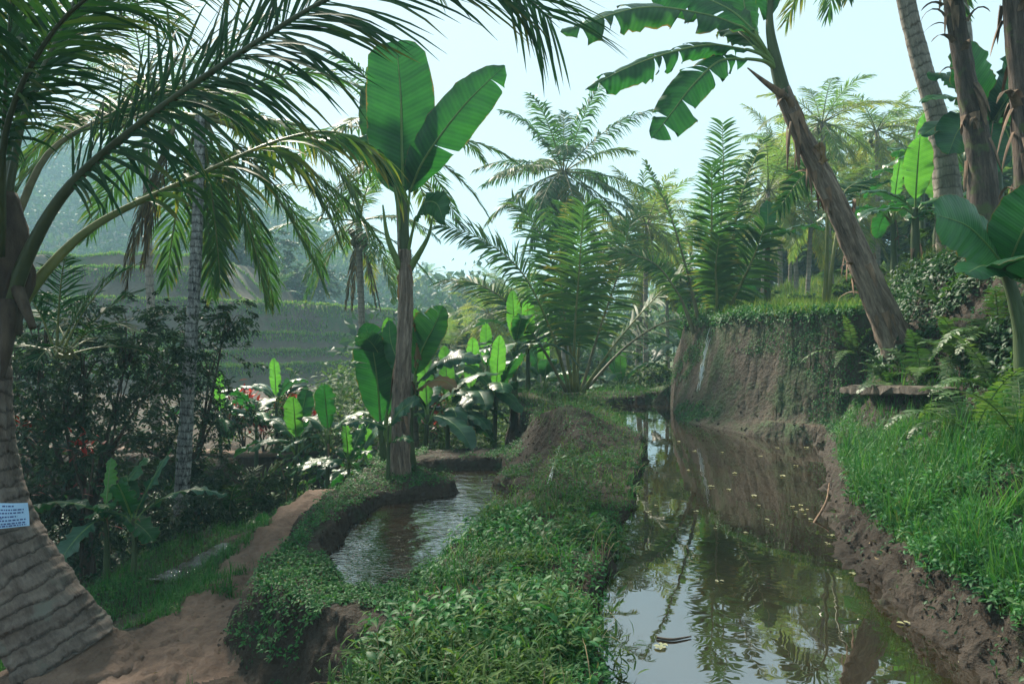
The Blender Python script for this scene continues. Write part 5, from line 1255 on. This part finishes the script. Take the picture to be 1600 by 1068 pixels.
tree('dark shrub at the left edge showing red blooms between its leaves', b, 2.6, blobs_px(b, [(20, 560, 13, .9, .8, .7), (90, 600, 13, .8, .8, .6), (40, 680, 12.6, .9, .8, .6), (130, 690, 12.6, .9, .8, .6), (-30, 640, 13, 1, .8, .9), (200, 720, 12.4, .8, .7, .5)]), 9000, 203, leaf=(.08, .18))
b = gz(60, 900, 8.6)
tree('low black green shrub in the ravine under the young left bananas', b, 1.2, blobs_px(b, [(60, 830, 8.7, .5, .5, .4), (130, 840, 8.9, .5, .5, .4), (250, 800, 9.6, .5, .5, .4), (80, 760, 9.2, .6, .5, .4), (180, 780, 9.6, .6, .5, .4), (300, 790, 10.4, .5, .5, .35), (-20, 800, 8.6, .6, .5, .5)]), 7000, 204, leaf=(.06, .13), r0=.04, name='shrub', cat='shrub')
b = gz(350, 800, 11.5)
tree('low dark shrub on the ravine side right of the pale mottled trunk', b, .9, blobs_px(b, [(340, 770, 11.6, .6, .5, .35), (400, 765, 11.8, .6, .5, .3), (370, 820, 11, .5, .5, .3), (450, 770, 12, .5, .5, .3), (330, 735, 12.5, .6, .5, .3)]), 5000, 205, leaf=(.06, .12), r0=.03, name='shrub', cat='shrub')
for i, (px, py, d, w, hh, lab) in enumerate([
    (660, 640, 22, 1.4, 1.1, 'rounded green bush right of the grey palm trunk in the valley'), (710, 600, 24, 1.6, 1.4, 'pale green bush below the misty valley palms'), (755, 580, 26, 1.8, 1.6, 'bright bush in the mist left of the stemless palm fronds'),
    (480, 640, 24, 1.2, .8, 'bush at the foot of the rice terraces left of the coconut trunk'), (400, 650, 22, 1.3, .9, 'bush behind the red leaved plants on the garden shelf'), (530, 660, 21, 1.2, .9, 'bush beside the foot of the palm with coconuts'),
    (1020, 590, 24, 1.6, 1.5, 'shady bush behind the far pond rim near the thin trunks'), (960, 590, 26, 1.6, 1.6, 'bush behind the bright right fronds of the stemless palm'), (1160, 470, 20, 1.4, .8, 'light bush on the terrace right of the upright young palm'),
    (1370, 430, 17, 1.2, .8, 'yellow green bush right of the leaning banana trunk'), (1460, 420, 15, 1.3, .9, 'bush below the flat banana leaves at the right'), (1570, 330, 13, 1.5, 1.2, 'bush filling the gap between the shaggy right stems')]):
    b = gz(px, py, d); rgb = np.random.default_rng(220 + i); top = max(.4, P(px, py, d)[2] - b[2])
    bl = [(rgb.uniform(-w, w) * .8, rgb.uniform(-.6, .6) * w, rgb.uniform(.2, 1) * top, w * .5, w * .5, hh * .45) for _ in range(8)]
    tree(lab, b, top, bl, 4200, 220 + i, leaf=(.10, .22), mat='bushleaf' if i not in (3, 4, 5) else 'herb_dk', asp=.5, r0=.04, name='bush', cat='bush', crown_name='leaves')
# tall misty trees left and right against the sky
for i, (px, py, d, pyb, w, lab) in enumerate([
    (395, 380, 56, 470, 4.0, 'misty blue tree with a rounded top behind the upper rice terrace'), (350, 340, 62, 470, 4.5, 'tall misty tree left of the rounded one above the terraces'), (470, 430, 60, 500, 3.5, 'low misty tree under the hanging fronds of the palm with coconuts'),
    (1400, 250, 34, 440, 2.6, 'feathery tree behind the hazy palm right of the leaning banana'), (1340, 390, 32, 470, 2.4, 'blue shaded tree between the far trunks on the right slope'), (1230, 400, 36, 470, 2.6, 'shaded tree behind the sunlit trunks left of the leaning banana'), (1130, 420, 34, 520, 2.8, 'grey green tree behind the upright young palm'),
    (1540, 280, 22, 400, 2.2, 'tree of light leaves behind the shaggy right stems')]):
    b = gz(px, pyb, d); top = max(2.0, P(px, py, d)[2] - b[2]); rgb = np.random.default_rng(250 + i)
    bl = [(rgb.uniform(-1, 1) * w * .7, rgb.uniform(-1, 1) * w * .6, top * rgb.uniform(.45, 1.0), w * .42, w * .42, w * .32) for _ in range(11)]
    tree(lab, b, top, bl, 6000, 250 + i, leaf=(.22, .5), mat='forest' if i < 3 else 'bushleaf', asp=.5, r0=.16, hang=.2)

# feathery clumping palms in the dark left thicket
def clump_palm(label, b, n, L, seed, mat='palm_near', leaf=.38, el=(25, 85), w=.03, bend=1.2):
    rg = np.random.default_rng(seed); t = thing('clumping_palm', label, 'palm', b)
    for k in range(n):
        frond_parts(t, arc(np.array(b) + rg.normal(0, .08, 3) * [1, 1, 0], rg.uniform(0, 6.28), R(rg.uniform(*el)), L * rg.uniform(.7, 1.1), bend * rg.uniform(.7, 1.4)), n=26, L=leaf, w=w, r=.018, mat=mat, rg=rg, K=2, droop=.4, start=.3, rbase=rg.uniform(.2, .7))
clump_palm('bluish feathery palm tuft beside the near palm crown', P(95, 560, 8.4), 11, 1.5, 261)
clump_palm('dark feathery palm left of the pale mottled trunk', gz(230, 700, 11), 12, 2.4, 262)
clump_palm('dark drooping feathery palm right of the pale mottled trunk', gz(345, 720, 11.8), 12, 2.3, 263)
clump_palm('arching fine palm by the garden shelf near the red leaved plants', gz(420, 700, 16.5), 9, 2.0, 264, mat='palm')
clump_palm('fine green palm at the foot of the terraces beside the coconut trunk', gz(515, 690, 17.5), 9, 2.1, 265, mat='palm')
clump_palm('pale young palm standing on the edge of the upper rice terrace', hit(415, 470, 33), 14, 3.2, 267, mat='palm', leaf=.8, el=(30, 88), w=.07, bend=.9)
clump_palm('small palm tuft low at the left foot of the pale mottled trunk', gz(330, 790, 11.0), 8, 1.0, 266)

# red leaved plants
def red_plant(label, b, h, seed, k=80, L=.24, mats=('red', 'darkred')):
    rg = np.random.default_rng(seed); t = thing('red_leaved_plant', label, 'plant', b); b = np.array(b, float)
    mb = MB()
    for q in range(4):
        tube(mb, [b - [0, 0, .1], b + [rg.normal(0, .1), rg.normal(0, .1), h * .5], b + [rg.normal(0, .18), rg.normal(0, .15), h * rg.uniform(.7, 1)]], [.02, .016, .012], n=10, seg=6)
    mb.part('stem', M['wood'], t)
    for m_, cnt, zc, sp_ in ((mats[0], k, h, .10), (mats[1], k, h * .72, .26)):
        a = rg.uniform(0, 6.28, cnt); e = rg.uniform(-.2, 1.35, cnt)
        d = np.stack([np.cos(a) * np.cos(e), np.sin(a) * np.cos(e), np.sin(e)], 1)
        p0 = b + np.array([0, 0, zc]) + rg.normal(0, sp_, (cnt, 3)); c = MB()
        ovals(c, p0, d, nrm(np.array([0, 0, 1.0]) + rg.normal(0, .3, (cnt, 3))), rg.uniform(L * .6, L, cnt), np.full(cnt, L * .24), rg.random(cnt), droop=.25)
        c.part('leaves', M[m_], t)
red_plant('plant with a bright red leaf rosette, left of the pair on the garden shelf', gz(382, 700, 17), max(.6, P(382, 622, 17)[2] - gz(382, 700, 17)[2]), 271)
red_plant('plant with a bright red leaf rosette, right of the pair on the garden shelf', gz(456, 690, 17.4), max(.6, P(456, 628, 17.4)[2] - gz(456, 690, 17.4)[2]), 272)
red_plant('red flowered plant in the dark thicket right of the near palm trunk', gz(128, 760, 8.9), P(128, 702, 8.9)[2] - gz(128, 760, 8.9)[2], 273, k=26, L=.16)
red_plant('small red flowered plant at the left edge of the dark thicket', gz(42, 730, 8.7), P(42, 668, 8.7)[2] - gz(42, 730, 8.7)[2], 274, k=18, L=.14)
red_plant('red rosette plant low on the garden shelf path edge', gz(412, 705, 16.4), .7, 276)
red_plant('red leaved plant at the right end of the garden shelf', gz(488, 700, 16.6), .8, 277, mats=('red', 'darkred'))
red_plant('maroon leaved plant behind the right hand banana sucker', gz(676, 650, 19), 1.3, 275, k=50, L=.5, mats=('darkred', 'darkred'))

# ferns on the right bank
def fern(label, b, n, L, seed, group=None, el=(20, 75), pin=.13):
    rg = np.random.default_rng(seed); t = thing('fern', label, 'fern', b, group)
    for k in range(n):
        az = rg.uniform(0, 6.28); ct = arc(np.array(b) - [0, 0, .02], az, R(rg.uniform(*el)), L * rg.uniform(.7, 1.1), rg.uniform(1.0, 1.9))
        mb = MB(); V, U = leaflets(ct, None, n=24, L=pin * rg.uniform(.8, 1.2), w=.026, start=.15, droop=.3, vee=.1, K=3, rg=rg, a0=8, a1=30, prof=([.15, .3, .5, .8, 1], [.6, 1, .95, .55, .12]), rbase=rg.uniform(.3, .8), tw=.2)
        add_blocks(mb, V, U, True); tube(mb, ct, [.005, .004, .002], n=12, seg=5, r=.2); mb.part('frond', M['fern'], t)
for i, (px, py, n, L, lab) in enumerate([
    (1520, 680, 9, .75, 'upright ladder leaved fern on the grassy bank below the dark slope'), (1595, 690, 8, .75, 'fern with broad fronds cut by the right edge, on the grassy bank'), (1335, 560, 9, .75, 'bright fern arching over the earth wall left of the leaning trunk foot'),
    (1440, 590, 8, .6, 'fern in the shade right of the leaning trunk foot'), (1500, 560, 9, .6, 'fern halfway up the dark slope'), (1560, 520, 8, .65, 'fern high on the dark slope below the big folded leaves'), (1470, 480, 7, .55, 'fern beside the slim young banana feet'), (1390, 600, 8, .5, 'fern drooping over the weathered slab'), (1555, 610, 8, .6, 'fern just above the upright ladder leaved one')]):
    b = hit(px, py); fern(lab, b, n + 2, L * 1.15, 280 + i)

# ------------------------------------------------------------------ the wooded hills, far off
rgf = np.random.default_rng(401)
def wood(name, label, N, y0, y1, t0, t1, mat, size=(2.0, 4.0), lf=(.5, .95), per=120, keep=None):
    y = rgf.uniform(y0, y1, N); x = rgf.uniform(t0, t1, N) * y
    if keep is not None: k = keep(x, y); x, y = x[k], y[k]
    z = np.maximum(H(x, y), np.where(y > 58, HILLZ(x, y), -9)); m = len(x); s = rgf.uniform(size[0], size[1], m)
    nb = 6; mb = MB()
    bc = rgf.normal(0, .5, (m, nb, 3)) * s[:, None, None] * np.array([1, 1, .75]) + np.stack([x, y, z + s * 1.35], 1)[:, None]
    br = s[:, None] * rgf.uniform(.35, .62, (m, nb)); q = per // nb
    v = nrm(rgf.normal(0, 1, (m, nb, q, 3)) + np.array([0, 0, .25]))
    p = bc[:, :, None] + v * br[..., None, None] * rgf.uniform(.7, 1.05, (m, nb, q, 1))
    d = nrm(v + rgf.normal(0, .7, v.shape)); nn = nrm(v + rgf.normal(0, .5, v.shape))
    L = np.broadcast_to(rgf.uniform(lf[0], lf[1], (m, 1, 1)), (m, nb, q)).reshape(-1) * rgf.uniform(.6, 1.3, m * nb * q)
    rv = np.clip(np.broadcast_to(rgf.random((m, 1, 1)) * .7, (m, nb, q)) + rgf.normal(.15, .12, (m, nb, q)), 0, 1).reshape(-1)
    rhombs(mb, p.reshape(-1, 3), d.reshape(-1, 3), nn.reshape(-1, 3), L, L * .75, rv, fold=.2)
    for i in range(0, m, 3):
        tube(mb, [(x[i], y[i], z[i] - .3), (x[i], y[i], z[i] + s[i] * 1.3)], [.16, .1], n=3, seg=5, r=.0, cap=False)
    return mb.top(name, M[mat], label, 'forest', kind='stuff', smooth=False)
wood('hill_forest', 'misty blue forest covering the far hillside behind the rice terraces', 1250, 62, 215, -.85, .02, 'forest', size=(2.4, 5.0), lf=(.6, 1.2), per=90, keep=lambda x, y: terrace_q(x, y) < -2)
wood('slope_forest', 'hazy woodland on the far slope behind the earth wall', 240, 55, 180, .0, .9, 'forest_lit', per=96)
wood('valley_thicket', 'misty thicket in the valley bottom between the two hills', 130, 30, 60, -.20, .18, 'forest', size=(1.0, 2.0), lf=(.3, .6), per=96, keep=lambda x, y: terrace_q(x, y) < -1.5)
# single palms standing out of the misty hill
for i, (px, py, d) in enumerate([(670, 430, 95), (610, 415, 110), (725, 452, 80), (440, 320, 125), (545, 395, 115), (480, 350, 120), (770, 440, 72)]):
    c = P(px, py, d); s = 1.0
    t = dup(protos[i % 4], (c[0], d, c[2] - 7.2), i * 1.1, 1.0, right[sorted(range(7), key=lambda j: [670, 610, 725, 440, 545, 480, 770][j]).index(i)] + ' from the left of the tiny blue palms rising from the far misty hill', 'tiny palms on the far misty hill')
# ------------------------------------------------------------------ small things
# thin waterfall down the end of the earth wall, and the trickle off the berm
def trickle(name, label, pts, w, seed, splash=None):
    rg = np.random.default_rng(seed); mb = MB()
    c = curve(pts, 60)
    for k in range(26):                          # ragged strands of falling water, none of them full length
        a = int(rg.uniform(0, 48)); b = min(59, a + int(rg.uniform(6, 22))); sg = c[a:b:2] + rg.normal(0, w * 1.6, 3) * [1, .5, 0]
        if len(sg) < 3: continue
        tube(mb, sg + rg.normal(0, w * .35, (len(sg), 3)), [.001, w * rg.uniform(.2, .7), w * rg.uniform(.2, .6), .001], n=16, seg=5, rough=.5, seed=seed + k)
    o = mb.top(name, M['white_water'], label, 'waterfall', base=pts[0]); return o
m_, t_, o_ = newmat('white_water'); pw = nd(t_, 'ShaderNodeBsdfPrincipled'); pw.inputs['Base Color'].default_value = (.62, .68, .70, 1); pw.inputs['Roughness'].default_value = .18
t_.links.new(bump(t_, noise(t_, 26, 3, .6, wpos(t_)), .6, .01), pw.inputs['Normal']); t_.links.new(pw.outputs[0], o_.inputs[0]); M['white_water'] = m_
wf = [hit(x_, y_, 9) + np.array([-.05, -.10, .02]) for x_, y_ in ((1117, 506), (1110, 530), (1103, 560), (1097, 590), (1092, 618))]
trickle('waterfall', 'thin white waterfall at the left end of the tall earth wall', wf, .014, 1)
wf = [hit(x_, y_, 5) + np.array([-.02, -.05, .02]) for x_, y_ in ((880, 690), (874, 708), (868, 728), (862, 748), (858, 764))]
trickle('water_trickle', 'thin trickle running down the bare berm face into the lower pond', wf, .005, 2)

# weathered slab in the grass and the sticks
def slab(label, a, b, wd, th, seed, mat, name, cat):
    rg = np.random.default_rng(seed); a = np.array(a); b = np.array(b); n = 22; m = 7
    ax = (b - a); s = np.linspace(0, 1, n); side = nrm(np.cross(ax, [0, 0, 1.0])); mb = MB()
    prof = [(-1, .5), (-1, -.5), (0, -.62), (1, -.5), (1, .5), (.3, .62), (-.4, .58)]
    V = np.zeros((n, m, 3))
    for i, f in enumerate(s):
        e = min(1, .45 + 4 * min(f, 1 - f)) * (1 + .12 * rg.normal())
        for j, (u, v) in enumerate(prof):
            V[i, j] = a + ax * f + side * u * wd * .5 * e + np.array([0, 0, v * th * e]) + rg.normal(0, .008, 3)
    F = [[i * m + j, i * m + (j + 1) % m, (i + 1) * m + (j + 1) % m, (i + 1) * m + j] for i in range(n - 1) for j in range(m)]
    mb.add(V.reshape(-1, 3), F)
    c0 = V[0].mean(0); c1 = V[-1].mean(0); mb.add(np.vstack([V[0], c0]), None, None, [[(j + 1) % m, j, m] for j in range(m)]); mb.add(np.vstack([V[-1], c1]), None, None, [[j, (j + 1) % m, m] for j in range(m)])
    return mb.top(name, M[mat], label, cat, base=tuple((a + b) / 2), smooth=False)
h1 = hit(1322, 622); h2 = hit(1490, 622)
slab('weathered flat stone slab lying in the grass below the leaning banana foot', h1 + [-.05, -.10, .07], h2 + [-.1, -.10, .07], .42, .085, 5, 'stone', 'stone_slab', 'slab')
def stick(label, pts, r, mat='wood', name='stick', cat='stick'):
    mb = MB(); tube(mb, pts, [r, r * .9, r * .5], n=18, seg=7, rough=.2); mb.top(name, M[mat], label, cat, base=tuple(pts[0]))
a = P(1264, 818, 5.6); a[2] = -.05; b = P(1296, 772, 6.2); b[2] = .22
stick('bent brown stick poking out of the pond against the right bank', [a, (a + b) / 2 + [.05, 0, .02], b], .011, 'sheath')
w0 = lambda px, py: np.array([(px - 800) / (py - 534) * CAMZ, F * CAMZ / (py - 534), .008])
stick('short brown twig floating on the near pond water', [w0(1026, 998), w0(1050, 1001), w0(1080, 996)], .007, 'wood', 'twig', 'twig')
b = P(445, 722, 16); 
for i, (px, py, d, pyt, dx) in enumerate([(455, 800, 11.8, 722, -18), (470, 790, 12.4, 735, 8), (1540, 300, 9.5, 190, 12)]):
    q = gz(px, py, d)
    stick(['thin leaning bamboo stake left of the pale young banana stem', 'short dry stake right of the pale young banana stem', 'thin reddish cane between the shaggy right stems'][i], [q - [0, 0, .05], P(px + dx * .5, (py + pyt) / 2, d), P(px + dx, pyt, d)], .012, 'sheath', 'stake' if i < 2 else 'cane', 'stake' if i < 2 else 'cane')

# pale leaves and petals floating on the pond
rgl = np.random.default_rng(77)
fl = [(1200, 812), (1207, 820), (1187, 790), (1330, 897), (1393, 935), (1424, 962), (1428, 965), (1452, 985), (1502, 1035), (1305, 876), (1245, 728), (1190, 713), (1128, 707), (1165, 679), (1262, 700), (1250, 790), (1252, 797), (1245, 800), (1258, 804), (1262, 796), (1240, 792), (1300, 838), (1293, 850),
      (1225, 744), (1150, 740), (1140, 765), (1180, 775), (1110, 760), (1085, 705), (1060, 690), (1045, 664), (1012, 800), (1025, 790), (1090, 800), (1118, 826), (1165, 833), (1035, 1010), (1122, 908), (1340, 880), (1310, 905), (1416, 975), (1032, 1014), (1268, 812), (1075, 735), (1215, 700)]
kinds = []
for k in range(3):
    mb = MB(); n = 4 + k
    a = rgl.uniform(0, 6.28, n); d = np.stack([np.cos(a), np.sin(a), np.full(n, .06)], 1); L = rgl.uniform(.018, .036, n)
    ovals(mb, np.zeros((n, 3)) + rgl.normal(0, .008, (n, 3)) * [1, 1, .1] + [0, 0, .004], d, np.tile([0, 0, 1.0], (n, 1)), L, L * .8, rgl.random(n), droop=.05)
    kinds.append(mb.mesh('floating_leaf', M['floatleaf']))
for i, (px, py) in enumerate(fl):
    y = F * CAMZ / (py - 534); x = (px - 800) / F * y
    if sdf(PU, np.array([x]), np.array([y]))[0] < .0: continue
    o = bpy.data.objects.new('floating_leaf', kinds[i % 3]); COL.objects.link(o)
    o.location = (x, y, .003); s = rgl.uniform(.5, 1.15) * (1.25 if py < 780 else 1); o.scale = (s, s, s); o.rotation_euler = (0, 0, rgl.uniform(0, 6.28))
    tag(o, 'small pale scrap of leaf floating on the brown pond', 'leaf', 'pale leaves floating on the pond')

# fallen leaves and crumbs lying on path, berm and banks
p, n, rg = pts_on(16000, 2.5, 16, lambda x, y, z, i: (z > -1.3) & (i['sU'] < -.05) & (i['sL'] < -.05) & ((i['dp'] < .6) | (vnoise(x * 1.5, y * 1.5, 81) > .1)) & (i['sT'] < 0), -.8, .95, 40)
mb = MB(); m = len(p); k = (rg.random(m) < .16) | (vnoise(p[:, 0] * 6, p[:, 1] * 6, 82) > .55); p = p[k]; n = n[k]; m = len(p); a = rg.uniform(0, 6.28, m)
rhombs(mb, p + n * .012, np.stack([np.cos(a), np.sin(a), rg.normal(0, .2, m)], 1), nrm(n + rg.normal(0, .35, (m, 3))), rg.uniform(.012, .05, m), rg.uniform(.008, .022, m), rg.random(m), fold=.2)
mb.top('leaf_litter', M['palm_dead'], 'dry brown leaf litter and crumbs scattered over path and banks', 'leaf litter', kind='stuff')
p, n, rg = pts_on(14000, 2.2, 14, lambda x, y, z, i: (z > -1.3) & (i['sU'] < -.01) & (i['sL'] < -.0) & (i['sT'] < i['run'] * .6), -.8, .95, 41)
k = n[:, 2] < .82; p = p[k]; n = n[k]; m = len(p); mb = MB(); s_ = rg.uniform(.004, .014, m) * np.maximum(1, p[:, 1] / 7)
oc = np.array([[1, 0, 0], [-1, 0, 0], [0, 1, 0], [0, -1, 0], [0, 0, 1], [0, 0, -1]], float)
V = p[:, None] + n[:, None] * .015 + (oc[None] + rg.normal(0, .28, (m, 6, 3))) * s_[:, None, None]
b = np.arange(m)[:, None] * 6; T8 = [[0, 2, 4], [2, 1, 4], [1, 3, 4], [3, 0, 4], [2, 0, 5], [1, 2, 5], [3, 1, 5], [0, 3, 5]]
mb.add(V.reshape(-1, 3), None, None, np.concatenate([b + t8 for t8 in T8])); mb.top('soil_clods', M['soil_bank'], 'crumbling clods of dark soil on the bare bank faces', 'clods', kind='stuff', smooth=False)

# garden shelf: bare earth track with its low edging
def strip(name, label, pts, wd, mat, th=.05, kind='structure', cat=None):
    c = curve(pts, 40); T, N, S = frames(c, [0, 0, 1]); mb = MB(); V = np.stack([c - S * wd / 2, c - S * wd / 2 + [0, 0, th], c + S * wd / 2 + [0, 0, th], c + S * wd / 2], 1)
    mb.add(V.reshape(-1, 3), grid_faces(40, 4)); return mb.top(name, M[mat], label, cat, kind=kind, base=tuple(c[0]))
def gp(px, d, dz=0): b = P(px, 700, d); b[2] = G(b[0], d) + dz; return b
strip('garden_path', None, [gp(60, 16.3, .02), gp(180, 16.2, .02), gp(300, 16.1, .02), gp(390, 16.0, .02), gp(470, 16.1, .02), gp(540, 16.6, .02)], .55, 'soil_path', .05)

# ------------------------------------------------------------------ the haze that fills the valley
me = bpy.data.meshes.new('haze'); x0, x1, y0, y1, z0, z1 = -430, 430, -430, 430, -5.4, 68
me.from_pydata([(x0, y0, z0), (x1, y0, z0), (x1, y1, z0), (x0, y1, z0), (x0, y0, z1), (x1, y0, z1), (x1, y1, z1), (x0, y1, z1)], [],
               [(3, 2, 1, 0), (4, 5, 6, 7), (0, 1, 5, 4), (1, 2, 6, 5), (2, 3, 7, 6), (3, 0, 4, 7)]); me.update()
hz_ = bpy.data.objects.new('haze', me); COL.objects.link(hz_)
mh = bpy.data.materials.new('haze'); mh.use_nodes = True; th_ = mh.node_tree; th_.nodes.clear()
oh = th_.nodes.new('ShaderNodeOutputMaterial'); vh = th_.nodes.new('ShaderNodeVolumePrincipled')
vh.inputs['Color'].default_value = (.48, .80, .97, 1); vh.inputs['Density'].default_value = .0019; vh.inputs['Anisotropy'].default_value = .1
th_.links.new(vh.outputs[0], oh.inputs['Volume']); me.materials.append(mh); tag(hz_, 'pale blue morning haze filling the valley', 'haze', kind='stuff')
